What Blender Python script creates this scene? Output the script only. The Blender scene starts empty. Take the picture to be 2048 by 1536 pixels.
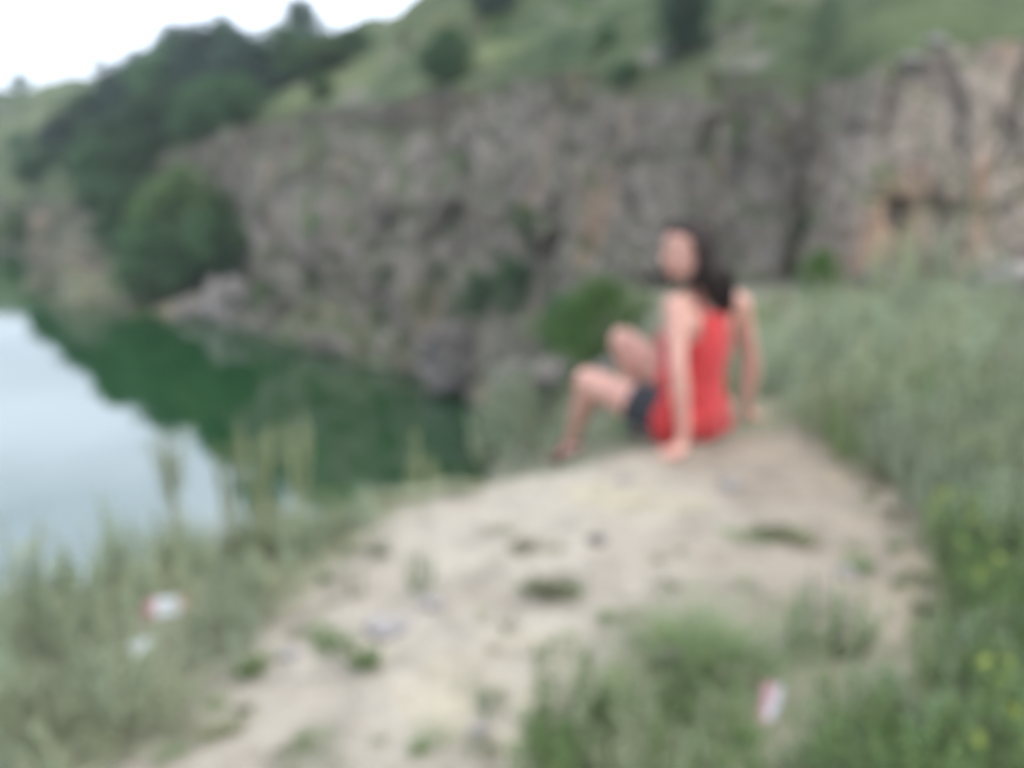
import bpy, bmesh, math, random
import numpy as np
from mathutils import Vector, Matrix, noise, Quaternion
R = math.radians
random.seed(7)
SC = bpy.context.scene
COL = SC.collection

# ------------------------------------------------------------------ camera
FPX, CZ = 2000.0, 1.15
PITCH = math.atan(468 / FPX)
cam = bpy.data.cameras.new('camera'); co = bpy.data.objects.new('camera', cam); COL.objects.link(co)
cam.sensor_width = 36; cam.lens = 36 * FPX / 2048
cam.clip_start = 0.05; cam.clip_end = 3000
co.location = (0, 0, CZ); co.rotation_euler = (math.pi / 2 - PITCH, 0, 0)
SC.camera = co
DEFOCUS = True
if DEFOCUS:                     # the photograph is out of focus over its whole depth: a lens set far too near
    cam.dof.use_dof = True
    cam.dof.focus_distance = 0.12
    cam.dof.aperture_fstop = 14.0

# ------------------------------------------------------------------ sky, sun, exposure
SUN_EL, SUN_AZ = R(58), R(115)          # azimuth measured clockwise from +Y
w = bpy.data.worlds.new('World'); SC.world = w; w.use_nodes = True
nt = w.node_tree; nt.nodes.clear()
wo = nt.nodes.new('ShaderNodeOutputWorld'); bg = nt.nodes.new('ShaderNodeBackground')
sky = nt.nodes.new('ShaderNodeTexSky'); sky.sky_type = 'NISHITA'; sky.sun_disc = False
sky.sun_elevation = SUN_EL; sky.sun_rotation = SUN_AZ
sky.air_density = 1.0; sky.dust_density = 4.0; sky.ozone_density = 1.0
tc = nt.nodes.new('ShaderNodeTexCoord')
mp = nt.nodes.new('ShaderNodeMapping'); mp.inputs['Scale'].default_value = (1.0, 1.0, 5.0)
nz = nt.nodes.new('ShaderNodeTexNoise'); nz.inputs['Scale'].default_value = 1.6; nz.inputs['Detail'].default_value = 5
rp = nt.nodes.new('ShaderNodeValToRGB')
rp.color_ramp.elements[0].position = 0.36; rp.color_ramp.elements[0].color = (.42, .42, .42, 1)
rp.color_ramp.elements[1].position = 0.60; rp.color_ramp.elements[1].color = (.97, .97, .97, 1)
mx = nt.nodes.new('ShaderNodeMixRGB'); mx.inputs[2].default_value = (11.6, 12.8, 15.0, 1)  # overcast cloud deck
nt.links.new(tc.outputs['Generated'], mp.inputs['Vector']); nt.links.new(mp.outputs[0], nz.inputs['Vector'])
nt.links.new(nz.outputs['Fac'], rp.inputs[0]); nt.links.new(rp.outputs[0], mx.inputs[0])
nt.links.new(sky.outputs[0], mx.inputs[1]); nt.links.new(mx.outputs[0], bg.inputs['Color'])
bg.inputs['Strength'].default_value = 0.135
nt.links.new(bg.outputs[0], wo.inputs['Surface'])
sl = bpy.data.lights.new('sun', 'SUN'); so = bpy.data.objects.new('sun', sl); COL.objects.link(so)
sl.energy = 1.15; sl.angle = R(14); sl.color = (1.0, .95, .87)
sd = Vector((math.sin(SUN_AZ) * math.cos(SUN_EL), math.cos(SUN_AZ) * math.cos(SUN_EL), math.sin(SUN_EL)))
so.rotation_euler = (-sd).to_track_quat('-Z', 'Y').to_euler()
SC.view_settings.view_transform = 'Standard'; SC.view_settings.look = 'None'
SC.view_settings.exposure = 0.42; SC.view_settings.gamma = 1.0
SC.cycles.max_bounces = 6; SC.cycles.transparent_max_bounces = 6
SC.cycles.use_denoising = True

# ------------------------------------------------------------------ helpers
SP, CP = math.sin(PITCH), math.cos(PITCH)
def ray(px, py):
    a, b = (px - 1024) / FPX, (768 - py) / FPX
    return Vector((a, CP + b * SP, -SP + b * CP))
def at(px, py, Y):
    d = ray(px, py); return Vector((0, 0, CZ)) + d * (Y / d.y)
def atz(px, py, z):
    d = ray(px, py); return Vector((0, 0, CZ)) + d * ((z - CZ) / d.z)
WZ = CZ - 8.0

def link(name, me, mat=None, parent=None):
    o = bpy.data.objects.new(name, me); COL.objects.link(o)
    if mat is not None:
        for m in (mat if isinstance(mat, (list, tuple)) else [mat]): me.materials.append(m)
    if parent is not None: o.parent = parent
    return o
def mesh(name, v, f, smooth=True):
    me = bpy.data.meshes.new(name); me.from_pydata([tuple(p) for p in v], [], f)
    if smooth: me.polygons.foreach_set('use_smooth', [True] * len(me.polygons))
    me.update(); return me
def tag(o, label=None, cat=None, group=None, kind=None):
    if label: o['label'] = label
    if cat: o['category'] = cat
    if group: o['group'] = group
    if kind: o['kind'] = kind
    return o
def empty(name, loc=(0, 0, 0), rz=0):
    o = bpy.data.objects.new(name, None); COL.objects.link(o); o.location = loc; o.rotation_euler = (0, 0, rz)
    o.empty_display_size = .1
    return o
def copy_tree(o, parent=None):
    c = o.copy(); COL.objects.link(c)
    if parent is not None: c.parent = parent
    for ch in KIDS.get(o.name, []):
        copy_tree(ch, c)
    return c
KIDS = {}
def smoothstep(a, b, x):
    t = np.clip((x - a) / (b - a), 0, 1); return t * t * (3 - 2 * t)

# ------------------------------------------------------------------ materials
def new_mat(name):
    m = bpy.data.materials.new(name); m.use_nodes = True
    t = m.node_tree; return m, t, t.nodes['Principled BSDF'], t.nodes['Material Output']
def N(t, typ, **kw):
    n = t.nodes.new(typ)
    for k, v in kw.items():
        if k.startswith('_'): setattr(n, k[1:], v)
        else: n.inputs[k.replace('__', ' ')].default_value = v
    return n
def tnoise(t, scale, detail=5, rough=.55, vec=None, dist=0):
    n = N(t, 'ShaderNodeTexNoise', Scale=scale, Detail=detail, Roughness=rough, Distortion=dist)
    if vec is not None: t.links.new(vec, n.inputs['Vector'])
    return n
def ramp(t, fac, stops):
    r = t.nodes.new('ShaderNodeValToRGB'); e = r.color_ramp.elements
    while len(e) < len(stops): e.new(0.5)
    for el, (p, c) in zip(e, stops):
        el.position = p; el.color = (c, c, c, 1) if isinstance(c, (int, float)) else (*c, 1)
    t.links.new(fac, r.inputs[0]); return r
def mixc(t, fac, a, b, mode='MIX'):
    m = t.nodes.new('ShaderNodeMixRGB'); m.blend_type = mode
    for i, s in zip((0, 1, 2), (fac, a, b)):
        if isinstance(s, (int, float)): m.inputs[i].default_value = s
        elif isinstance(s, tuple): m.inputs[i].default_value = (*s, 1)
        else: t.links.new(s, m.inputs[i])
    return m
def bump(t, bs, h, strength, dist):
    b = N(t, 'ShaderNodeBump', Strength=strength, Distance=dist); t.links.new(h, b.inputs['Height'])
    t.links.new(b.outputs[0], bs.inputs['Normal']); return b

def leaf_mat(name, c1, c2, dry=(.30, .27, .12), dryamt=.12, trans=.25, rough=.6):
    m, t, bs, out = new_mat(name)
    g = t.nodes.new('ShaderNodeNewGeometry'); oi = t.nodes.new('ShaderNodeObjectInfo')
    a = mixc(t, g.outputs['Random Per Island'], c1, c2)
    wn = t.nodes.new('ShaderNodeTexWhiteNoise'); wn.noise_dimensions = '1D'
    t.links.new(g.outputs['Random Per Island'], wn.inputs['W'])
    lt = N(t, 'ShaderNodeMath', _operation='LESS_THAN'); lt.inputs[1].default_value = dryamt
    t.links.new(wn.outputs['Value'], lt.inputs[0])
    b = mixc(t, lt.outputs[0], a.outputs[0], dry)
    hs = t.nodes.new('ShaderNodeHueSaturation')
    mr = N(t, 'ShaderNodeMapRange'); mr.inputs['To Min'].default_value = .62; mr.inputs['To Max'].default_value = 1.25
    t.links.new(oi.outputs['Random'], mr.inputs['Value']); t.links.new(mr.outputs[0], hs.inputs['Value'])
    t.links.new(b.outputs[0], hs.inputs['Color'])
    t.links.new(hs.outputs[0], bs.inputs['Base Color']); bs.inputs['Roughness'].default_value = rough
    bs.inputs['Specular IOR Level'].default_value = .3
    tr = t.nodes.new('ShaderNodeBsdfTranslucent'); t.links.new(hs.outputs[0], tr.inputs['Color'])
    ms = t.nodes.new('ShaderNodeMixShader'); ms.inputs[0].default_value = trans
    t.links.new(bs.outputs[0], ms.inputs[1]); t.links.new(tr.outputs[0], ms.inputs[2])
    t.links.new(ms.outputs[0], out.inputs['Surface'])
    return m
def plain(name, c, rough=.7, bumpscale=None, bumpd=.01, var=.2):
    m, t, bs, out = new_mat(name)
    tcn = t.nodes.new('ShaderNodeTexCoord')
    n = tnoise(t, bumpscale or 20, 5, vec=tcn.outputs['Object'])
    lo = tuple(x * (1 - var) for x in c); hi = tuple(min(1, x * (1 + var)) for x in c)
    r = ramp(t, n.outputs['Fac'], [(.3, lo), (.7, hi)])
    t.links.new(r.outputs[0], bs.inputs['Base Color']); bs.inputs['Roughness'].default_value = rough
    if bumpscale: bump(t, bs, n.outputs['Fac'], .5, bumpd)
    return m

def rock_mat(name, base, dark, light, rust, rustamt=.62, moss=(.10, .12, .055), mossamt=.60, s=1.0, bd=.15, pale_bed=False):
    m, t, bs, out = new_mat(name)
    g = t.nodes.new('ShaderNodeNewGeometry'); P = g.outputs['Position']
    n1 = tnoise(t, .35 * s, 6, .6, P); n2 = tnoise(t, 1.7 * s, 8, .65, P, .6); n3 = tnoise(t, 9 * s, 8, .7, P)
    c = ramp(t, n1.outputs['Fac'], [(.30, dark), (.5, base), (.72, light)])
    c2 = ramp(t, n2.outputs['Fac'], [(.34, .42), (.5, .95), (.66, 1.3)])
    a = mixc(t, .9, c.outputs[0], c2.outputs[0], 'MULTIPLY')
    c3 = ramp(t, n3.outputs['Fac'], [(.3, .6), (.6, 1.2)])
    a = mixc(t, .8, a.outputs[0], c3.outputs[0], 'MULTIPLY')
    mpn = N(t, 'ShaderNodeMapping'); mpn.inputs['Scale'].default_value = (1, 1, .28); mpn.inputs['Rotation'].default_value = (.3, .5, 0)
    t.links.new(P, mpn.inputs['Vector'])
    n4 = tnoise(t, .55 * s, 5, .6, mpn.outputs[0], .8)
    rm = ramp(t, n4.outputs['Fac'], [(rustamt - .04, 0.0), (rustamt + .06, .75)])
    a = mixc(t, rm.outputs[0], a.outputs[0], rust)
    vor = N(t, 'ShaderNodeTexVoronoi', Scale=.9 * s, _feature='DISTANCE_TO_EDGE')
    mv = mixc(t, .35, mpn.outputs[0], n2.outputs['Color'], 'ADD'); t.links.new(mv.outputs[0], vor.inputs['Vector'])
    cr = ramp(t, vor.outputs['Distance'], [(0.0, .55), (.06, 1.0)])
    a = mixc(t, .75, a.outputs[0], cr.outputs[0], 'MULTIPLY')
    if pale_bed:
        pa = N(t, 'ShaderNodeAttribute', _attribute_name='pale')
        pc = mixc(t, 1.0, a.outputs[0], (1.36, 1.34, 1.37), 'MULTIPLY')
        n6 = tnoise(t, .9, 5, .6, mpn.outputs[0]); r6 = ramp(t, n6.outputs['Fac'], [(.63, 0.0), (.73, .5)])
        pc = mixc(t, r6.outputs[0], pc.outputs[0], (.34, .265, .17))
        a = mixc(t, pa.outputs['Fac'], a.outputs[0], pc.outputs[0])
    # moss and grass lodge where the rock faces upward
    sx = t.nodes.new('ShaderNodeSeparateXYZ'); t.links.new(g.outputs['True Normal'], sx.inputs[0])
    n5 = tnoise(t, 1.1 * s, 6, .6, P)
    ad = N(t, 'ShaderNodeMath', _operation='MULTIPLY_ADD'); t.links.new(sx.outputs['Z'], ad.inputs[0]); ad.inputs[1].default_value = .45
    t.links.new(n5.outputs['Fac'], ad.inputs[2])
    if pale_bed:
        ra = N(t, 'ShaderNodeAttribute', _attribute_name='rim')
        a2 = N(t, 'ShaderNodeMath', _operation='MULTIPLY_ADD'); t.links.new(ra.outputs['Fac'], a2.inputs[0]); a2.inputs[1].default_value = .32
        t.links.new(ad.outputs[0], a2.inputs[2]); ad = a2
    mm = ramp(t, ad.outputs[0], [(mossamt, 0.0), (mossamt + .12, .9)])
    a = mixc(t, mm.outputs[0], a.outputs[0], moss)
    t.links.new(a.outputs[0], bs.inputs['Base Color']); bs.inputs['Roughness'].default_value = .9
    bs.inputs['Specular IOR Level'].default_value = .2
    h = mixc(t, .5, n2.outputs['Fac'], n3.outputs['Fac']); h2 = mixc(t, .5, h.outputs[0], cr.outputs[0], 'MULTIPLY')
    bump(t, bs, h2.outputs[0], .9, bd)
    return m

def grass_ground_mat(name, greens, dirt, dirtamt=.55, s=1.0):
    m, t, bs, out = new_mat(name)
    g = t.nodes.new('ShaderNodeNewGeometry'); P = g.outputs['Position']
    n1 = tnoise(t, .12 * s, 6, .6, P); n2 = tnoise(t, .9 * s, 8, .65, P); n3 = tnoise(t, 7 * s, 8, .7, P)
    c = ramp(t, n1.outputs['Fac'], [(.32, greens[0]), (.5, greens[1]), (.66, greens[2])])
    r2 = ramp(t, n2.outputs['Fac'], [(.35, .6), (.65, 1.2)])
    a = mixc(t, .8, c.outputs[0], r2.outputs[0], 'MULTIPLY')
    r3 = ramp(t, n3.outputs['Fac'], [(.35, .6), (.65, 1.25)])
    a = mixc(t, .8, a.outputs[0], r3.outputs[0], 'MULTIPLY')
    nd = tnoise(t, .3 * s, 7, .7, P)
    dm = ramp(t, nd.outputs['Fac'], [(dirtamt, 0.0), (dirtamt + .08, 1.0)])
    a = mixc(t, dm.outputs[0], a.outputs[0], dirt)
    t.links.new(a.outputs[0], bs.inputs['Base Color']); bs.inputs['Roughness'].default_value = .95
    bs.inputs['Specular IOR Level'].default_value = .1
    bump(t, bs, n3.outputs['Fac'], .8, .12 / s)
    return m

M = {}
M['cliff'] = rock_mat('cliff_rock', (.245, .205, .163), (.150, .130, .108), (.315, .270, .220), (.36, .225, .145), rustamt=.59, mossamt=.66, pale_bed=True)
M['rock_pale'] = rock_mat('pale_rock', (.27, .25, .225), (.17, .16, .145), (.36, .33, .29), (.33, .235, .14), rustamt=.60, mossamt=.98, s=2.2, bd=.05)
M['boulder'] = rock_mat('boulder_rock', (.225, .200, .172), (.15, .135, .118), (.30, .27, .235), (.24, .18, .12), rustamt=.7, mossamt=1.05, s=2.5, bd=.05)
M['stone'] = plain('pale_stone', (.27, .245, .225), .9, 40, .004, .25)
M['grit'] = plain('grit', (.26, .24, .215), .9, 30, .002, .35)
M['hill'] = grass_ground_mat('hill_grass', [(.050, .080, .038), (.100, .130, .060), (.155, .180, .075)], (.19, .175, .14), .56)

def soil_mat():
    m, t, bs, out = new_mat('sandy_soil')
    g = t.nodes.new('ShaderNodeNewGeometry'); P = g.outputs['Position']
    n1 = tnoise(t, .9, 6, .6, P); n2 = tnoise(t, 7, 8, .65, P); n3 = tnoise(t, 60, 6, .7, P); n0 = tnoise(t, 2.3, 5, .6, P)
    c = ramp(t, n1.outputs['Fac'], [(.34, (.34, .29, .225)), (.5, (.405, .36, .29)), (.66, (.46, .40, .27))])
    r2 = ramp(t, n2.outputs['Fac'], [(.35, .66), (.52, 1.0), (.7, 1.08)])
    a = mixc(t, .85, c.outputs[0], r2.outputs[0], 'MULTIPLY')
    r3 = ramp(t, n3.outputs['Fac'], [(.3, .72), (.6, 1.08)])
    a = mixc(t, .8, a.outputs[0], r3.outputs[0], 'MULTIPLY')
    v = N(t, 'ShaderNodeTexVoronoi', Scale=38); t.links.new(P, v.inputs['Vector'])
    vr = ramp(t, v.outputs['Distance'], [(.12, 1.0), (.2, 0.0)])
    vc = ramp(t, v.outputs['Color'], [(.55, 0.0), (.6, 1.0)])
    pm = mixc(t, 1.0, vr.outputs[0], vc.outputs[0], 'MULTIPLY')
    a = mixc(t, pm.outputs[0], a.outputs[0], (.33, .31, .29))
    ba = N(t, 'ShaderNodeAttribute', _attribute_name='brown')
    b1 = N(t, 'ShaderNodeMath', _operation='MULTIPLY'); t.links.new(ba.outputs['Fac'], b1.inputs[0]); b1.inputs[1].default_value = .75
    bc = mixc(t, 1.0, a.outputs[0], (.74, .69, .645), 'MULTIPLY'); a = mixc(t, b1.outputs[0], a.outputs[0], bc.outputs[0])
    # turf where the vertex mask says so
    at_ = N(t, 'ShaderNodeAttribute', _attribute_name='turf')
    ad = N(t, 'ShaderNodeMath', _operation='MULTIPLY_ADD'); t.links.new(n2.outputs['Fac'], ad.inputs[0]); ad.inputs[1].default_value = .7
    t.links.new(at_.outputs['Fac'], ad.inputs[2])
    tm = ramp(t, ad.outputs[0], [(.72, 0.0), (.95, .85)])
    tcx = ramp(t, n0.outputs['Fac'], [(.35, (.165, .18, .11)), (.65, (.26, .245, .17))])
    a = mixc(t, tm.outputs[0], a.outputs[0], tcx.outputs[0])
    t.links.new(a.outputs[0], bs.inputs['Base Color']); bs.inputs['Roughness'].default_value = .95
    bs.inputs['Specular IOR Level'].default_value = .15
    h = mixc(t, .35, n2.outputs['Fac'], n3.outputs['Fac']); h = mixc(t, .3, h.outputs[0], vr.outputs[0], 'ADD')
    bump(t, bs, h.outputs[0], .8, .025)
    return m
M['soil'] = soil_mat()

def water_mat():
    m, t, bs, out = new_mat('lake_water')
    g = t.nodes.new('ShaderNodeNewGeometry'); P = g.outputs['Position']
    bs.inputs['Base Color'].default_value = (.006, .046, .010, 1)
    bs.inputs['Roughness'].default_value = .03; bs.inputs['IOR'].default_value = 2.8
    bs.inputs['Specular Tint'].default_value = (.96, .98, 1.0, 1)
    n = tnoise(t, 1.1, 4, .55, P); n2 = tnoise(t, .06, 3, .5, P)
    h = mixc(t, 1.0, n.outputs['Fac'], n2.outputs['Fac'], 'MULTIPLY')
    bump(t, bs, h.outputs[0], .25, .035)
    return m
M['water'] = water_mat()

M['bark'] = plain('bark', (.09, .07, .055), .9, 14, .02)
M['stem'] = plain('stem', (.14, .16, .08), .8)
M['dryseed'] = plain('dry_stalk', (.30, .28, .15), .8)
M['tree_dark'] = leaf_mat('tree_leaves_dark', (.045, .115, .044), (.105, .200, .076), (.08, .10, .05), .08)
M['tree_mid'] = leaf_mat('tree_leaves_mid', (.070, .140, .042), (.145, .235, .068), (.13, .15, .06), .08)
M['tree_blue'] = leaf_mat('tree_leaves_bluish', (.045, .095, .062), (.090, .155, .092), (.08, .10, .06), .08)
M['shrub_bright'] = leaf_mat('shrub_leaves_bright', (.045, .120, .018), (.105, .215, .032), (.12, .16, .04), .08)
M['sage'] = leaf_mat('sage_leaves', (.290, .335, .190), (.475, .505, .315), (.42, .39, .27), .10, .2)
M['sage_blue'] = leaf_mat('silvery_leaves', (.265, .335, .220), (.440, .500, .350), (.28, .28, .17), .05, .2)
M['green'] = leaf_mat('herb_leaves', (.105, .190, .065), (.225, .330, .120), (.26, .25, .10), .08)
M['grass'] = leaf_mat('grass_blades', (.215, .250, .150), (.360, .385, .240), (.44, .41, .28), .25)
M['straw'] = leaf_mat('feathery_grass', (.190, .235, .120), (.300, .340, .180), (.38, .36, .21), .2)
M['olive'] = leaf_mat('olive_leaves', (.185, .205, .110), (.310, .320, .185), (.24, .20, .10), .15)
M['flower'] = plain('yellow_flower', (.34, .38, .07), .6)

# ------------------------------------------------------------------ far bank: cliff and hillside
# columns: px, waterline py (None = land, then base distance), rim py, rim distance, crest py, crest distance
CT = [(-1100, 60, 430, 90, 240, 200), (-300, 85, 405, 112, 205, 170), (0, 80, 400, 96, 180, 150), (80, 62, 402, 76, 168, 144),
      (150, 52, 398, 66, 163, 145), (250, 47.5, 345, 68, 158, 140), (350, 46.8, 292, 66, 142, 130), (450, 45.2, 268, 60, 120, 120),
      (560, 40.5, 226, 49, 98, 106), (700, 36.4, 212, 42.5, 66, 90), (830, 35, 190, 38.5, 14, 75), (950, 32.8, 166, 36, -70, 72),
      (1020, 30, 152, 34, -110, 71), (1100, 27, 142, 31.5, -150, 70), (1300, 22, 128, 28, -190, 68), (1500, 18.5, 142, 23, -220, 66),
      (1600, 17.2, 150, 20.5, -240, 64), (1640, 20.5, 160, 20.5, -245, 62), (1680, 12.6, 166, 16.0, -250, 60), (1760, 11.8, 128, 15.2, -260, 58), (1870, 11.2, 100, 15.2, -280, 56),
      (2048, 10.6, 78, 15.2, -300, 52), (2300, 9.5, 62, 15, -330, 50), (3200, 7, 0, 14, -500, 48)]
CT = np.array(CT, float)
NC = 1000
PX = np.concatenate([np.linspace(-1100, -60, 90, endpoint=False), np.linspace(-60, 2110, 800, endpoint=False), np.linspace(2110, 3200, 110)])
def col(i): return np.interp(PX, CT[:, 0], CT[:, i])
def sm(a, k):
    ker = np.hanning(2 * k + 1); ker /= ker.sum()
    return np.convolve(np.pad(a, k, mode='edge'), ker, 'valid')
bD, rP, rD, cP, cD = [sm(col(i), 7) for i in range(1, 6)]
def world(px, py, Y):
    a, b = (px - 1024) / FPX, (768 - py) / FPX
    dy = CP + b * SP; dz = -SP + b * CP
    return np.stack([a * Y / dy, Y, CZ + dz * Y / dy], -1)
rD = sm(rD, 14); rP = sm(rP, 10)
rimP = world(PX, rP, rD)
crestP = world(PX, cP, cD)
# base below the water / ground, straight under the base distance
baseP = world(PX, np.full_like(PX, 700.), bD); baseP[:, 0] = (PX - 1024) / FPX * bD / CP * .97
baseP[:, 2] = WZ - 1.2
NR_FACE, NR_HILL = 170, 90
rows = []
face_rows = []
tface = np.linspace(0, 1, NR_FACE)
for t in tface:
    # leaning face: most of the set-back happens near the foot (scree) and at the rim
    h = t; k = .62 * t + .38 * smoothstep(.0, .35, np.array(t)) * .9 + .038 * smoothstep(.9, 1., np.array(t))
    p = baseP * (1 - k) + rimP * k
    p[:, 2] = baseP[:, 2] * (1 - h) + rimP[:, 2] * h
    face_rows.append(p)
hill_rows = []
for j, t in enumerate(np.linspace(0, 1, NR_HILL) ** 1.35):
    p = rimP * (1 - t) + crestP * t
    bulge = math.sin(t * math.pi) * .02 + .35 * math.sin(t * math.pi * 5) * t * (1 - t) * 1.2
    p[:, 2] += bulge * 2.2 * smoothstep(0., .1, np.array(t))
    hill_rows.append(p)
back = []
for t in (1.0, 2.0, 4.0, 8.0):
    p = crestP.copy(); d = crestP * 1; d[:, 2] = 0
    d /= np.linalg.norm(d, axis=1, keepdims=True); p += d * 12 * t; p[:, 2] -= 1.2 * t * t * .6; back.append(p)
FACE = np.array(face_rows); HILL = np.array(hill_rows + back)
def cellrand(c, s):
    return (math.sin(c[0] * 127.1 + c[1] * 311.7 + c[2] * 74.7 + s) * 43758.5453) % 1.0
def displace_face(F):
    nr, nc, _ = F.shape
    du = np.gradient(F, axis=1); dv = np.gradient(F, axis=0)
    n = np.cross(du, dv); n /= (np.linalg.norm(n, axis=2, keepdims=True) + 1e-9)
    n[n[:, :, 1] > 0] *= -1
    out = F.copy()
    for i in range(nr):
        t = i / (nr - 1)
        for j in range(nc):
            p = F[i, j]; D = p[1]
            sc = min(max(D / 32., .45), 1.45)
            v = Vector((p[0] / sc, p[1] / sc, p[2] / sc * .6))
            a = noise.fractal(v * .16, .9, 2.1, 4) * 1.5
            # slanted blocky joints
            q = Vector((v.x * .55 + v.z * .25, v.y * .55, v.z * .75 - v.x * .18)) * .8
            q += Vector(noise.noise_vector(v * .4)) * .5
            ds, ps = noise.voronoi(q); c = ps[0]
            b = (cellrand(c, 1.) - .5) * 1.1 + (q - c).dot(Vector((cellrand(c, 2.) - .5, cellrand(c, 3.) - .5, cellrand(c, 4.) - .5))) * 1.5
            b -= .35 * max(0, .10 - (ds[1] - ds[0])) / .10
            q2 = q * 2.9 + Vector((7, 3, 1)); ds2, ps2 = noise.voronoi(q2); c2 = ps2[0]
            b2 = (cellrand(c2, 5.) - .5) * .35 + (q2 - c2).dot(Vector((cellrand(c2, 6.) - .5, cellrand(c2, 7.) - .5, cellrand(c2, 8.) - .5))) * .4
            f = noise.fractal(v * 1.6, .8, 2.2, 4) * .16
            edge = min(1, (1 - t) / .05)
            out[i, j] = p + n[i, j] * (a + b * .8 + b2 * (.5 if PX[j] > 1670 else 1) + f * 1.3) * sc * .62 * (.25 + .75 * edge)
    return out
FACE = displace_face(FACE)
off = FACE[-1] - HILL[0]
for k in range(12): HILL[k] += off * (1 - k / 12)
HILL[0] = FACE[-1]
for i in range(1, HILL.shape[0]):
    for j in range(HILL.shape[1]):
        p = HILL[i, j]; s = min(1, i / 10)
        HILL[i, j, 2] += s * (noise.fractal(Vector(p) * .09, .9, 2.1, 5) * 1.3 + noise.fractal(Vector(p) * .8, .8, 2.1, 3) * .12) * min(1, p[1] / 40)
def grid_mesh(name, G):
    nr, nc, _ = G.shape
    f = [(i * nc + j, i * nc + j + 1, (i + 1) * nc + j + 1, (i + 1) * nc + j) for i in range(nr - 1) for j in range(nc - 1)]
    return mesh(name, G.reshape(-1, 3), f)
me = grid_mesh('cliff', FACE)
pale = np.tile(smoothstep(1655, 1690, PX), NR_FACE) * .9
att = me.attributes.new('pale', 'FLOAT', 'POINT'); att.data.foreach_set('value', pale)
att = me.attributes.new('rim', 'FLOAT', 'POINT'); att.data.foreach_set('value', (smoothstep(.90, 1., tface)[:, None] * (1 - .95 * smoothstep(1650, 1690, PX))[None, :]).ravel())
tag(link('cliff', me, M['cliff']), kind='structure')
tag(link('hillside', grid_mesh('hillside', HILL), M['hill']), kind='structure')
def face_at(px, v):
    """point on the cliff (v 0..1) or hillside (v 1..2) at picture column px"""
    j = int(np.clip(np.searchsorted(PX, px), 0, len(PX) - 1))
    if v <= 1: return Vector(FACE[int(v * (NR_FACE - 1)), j])
    return Vector(HILL[int((v - 1) * (NR_HILL - 1)), j])
def project(p):
    d = Vector(p) - Vector((0, 0, CZ))
    z = d.y * CP - d.z * SP; u = d.y * SP + d.z * CP
    return 1024 + FPX * d.x / z, 768 - FPX * u / z
def on_bank(px, py):
    """the point of the far bank seen at picture position px, py"""
    j = int(np.clip(np.searchsorted(PX, px), 0, len(PX) - 1))
    best = None
    for i in range(NR_FACE):
        q = project(FACE[i, j]); e = abs(q[1] - py)
        if best is None or e < best[0]: best = (e, Vector(FACE[i, j]))
    for i in range(NR_HILL):
        q = project(HILL[i, j]); e = abs(q[1] - py)
        if e < best[0]: best = (e, Vector(HILL[i, j]))
    return best[1]

# ------------------------------------------------------------------ near ledge
EDGE = [(-9, -2.0), (-4.0, .6), (-2.2, 1.75), (-1.50, 2.45), (-1.02, 2.85), (-.50, 3.22), (.0, 3.47), (.30, 3.60), (.55, 3.78),
        (.85, 4.15), (1.25, 4.75), (1.75, 6.0), (2.2, 8.0), (2.9, 12.0), (3.2, 16.0), (2.8, 20), (2.2, 26)]
EA = np.array(EDGE)
def edge_sd(x, y):
    """signed distance to the drop: positive on the lake side"""
    P = np.stack([x, y], -1); best = np.full(x.shape, 1e9); sg = np.ones(x.shape)
    for a, b in zip(EA[:-1], EA[1:]):
        ab = b - a; L2 = (ab ** 2).sum()
        t = np.clip(((P - a) @ ab) / L2, 0, 1)
        q = a + t[..., None] * ab; d = np.sqrt(((P - q) ** 2).sum(-1))
        cr = ab[0] * (P[..., 1] - a[1]) - ab[1] * (P[..., 0] - a[0])
        m = d < best; best = np.where(m, d, best); sg = np.where(m, np.sign(cr), sg)
    return best * sg
def ground_z(x, y, detail=True):
    x = np.asarray(x, float); y = np.asarray(y, float)
    z = .075 * np.maximum(0, x - 1.6) ** 1.1 * smoothstep(1.5, 3.5, y) - .10 * np.maximum(0, -x - .35) + 0.0 * y
    z = z + .035 * np.exp(-((x - .1) ** 2 + (y - 2.7) ** 2) / .5)
    z = z - .12 * np.maximum(0, y - 5)
    s = edge_sd(x, y)
    near = smoothstep(9, 5, y)
    sl = np.maximum(0, s + .10)
    drop = np.where(sl < .45, .85 * sl * sl / .45 * .9, .85 * .45 * .9 + (sl - .45) * 1.25)
    far = np.maximum(0, s + .3) ** 1.25 * 1.0
    z = z + .34 * np.exp(-((x - .24) ** 2 + (y - 4.25) ** 2) / .09)
    return z - near * drop - (1 - near) * far
def sd1(x, y):
    best = 1e9; sg = 1
    for (ax, ay), (bx, by) in zip(EDGE[:-1], EDGE[1:]):
        ux, uy = bx - ax, by - ay; t = max(0., min(1., ((x - ax) * ux + (y - ay) * uy) / (ux * ux + uy * uy)))
        d = math.hypot(x - ax - ux * t, y - ay - uy * t)
        if d < best: best = d; sg = 1 if ux * (y - ay) - uy * (x - ax) > 0 else -1
    return best * sg
def ss1(a, b, x):
    t = max(0., min(1., (x - a) / (b - a))); return t * t * (3 - 2 * t)
def gz(x, y):
    z = .075 * max(0, x - 1.6) ** 1.1 * ss1(1.5, 3.5, y) - .10 * max(0, -x - .35) + .035 * math.exp(-((x - .1) ** 2 + (y - 2.7) ** 2) / .5)
    z -= .12 * max(0, y - 5); s = sd1(x, y); near = ss1(9, 5, y); sl = max(0, s + .10)
    drop = .85 * sl * sl / .45 * .9 if sl < .45 else .85 * .45 * .9 + (sl - .45) * 1.25
    z += .34 * math.exp(-((x - .24) ** 2 + (y - 4.25) ** 2) / .09)
    return z - near * drop - (1 - near) * max(0, s + .3) ** 1.25 * 1.0
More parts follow.
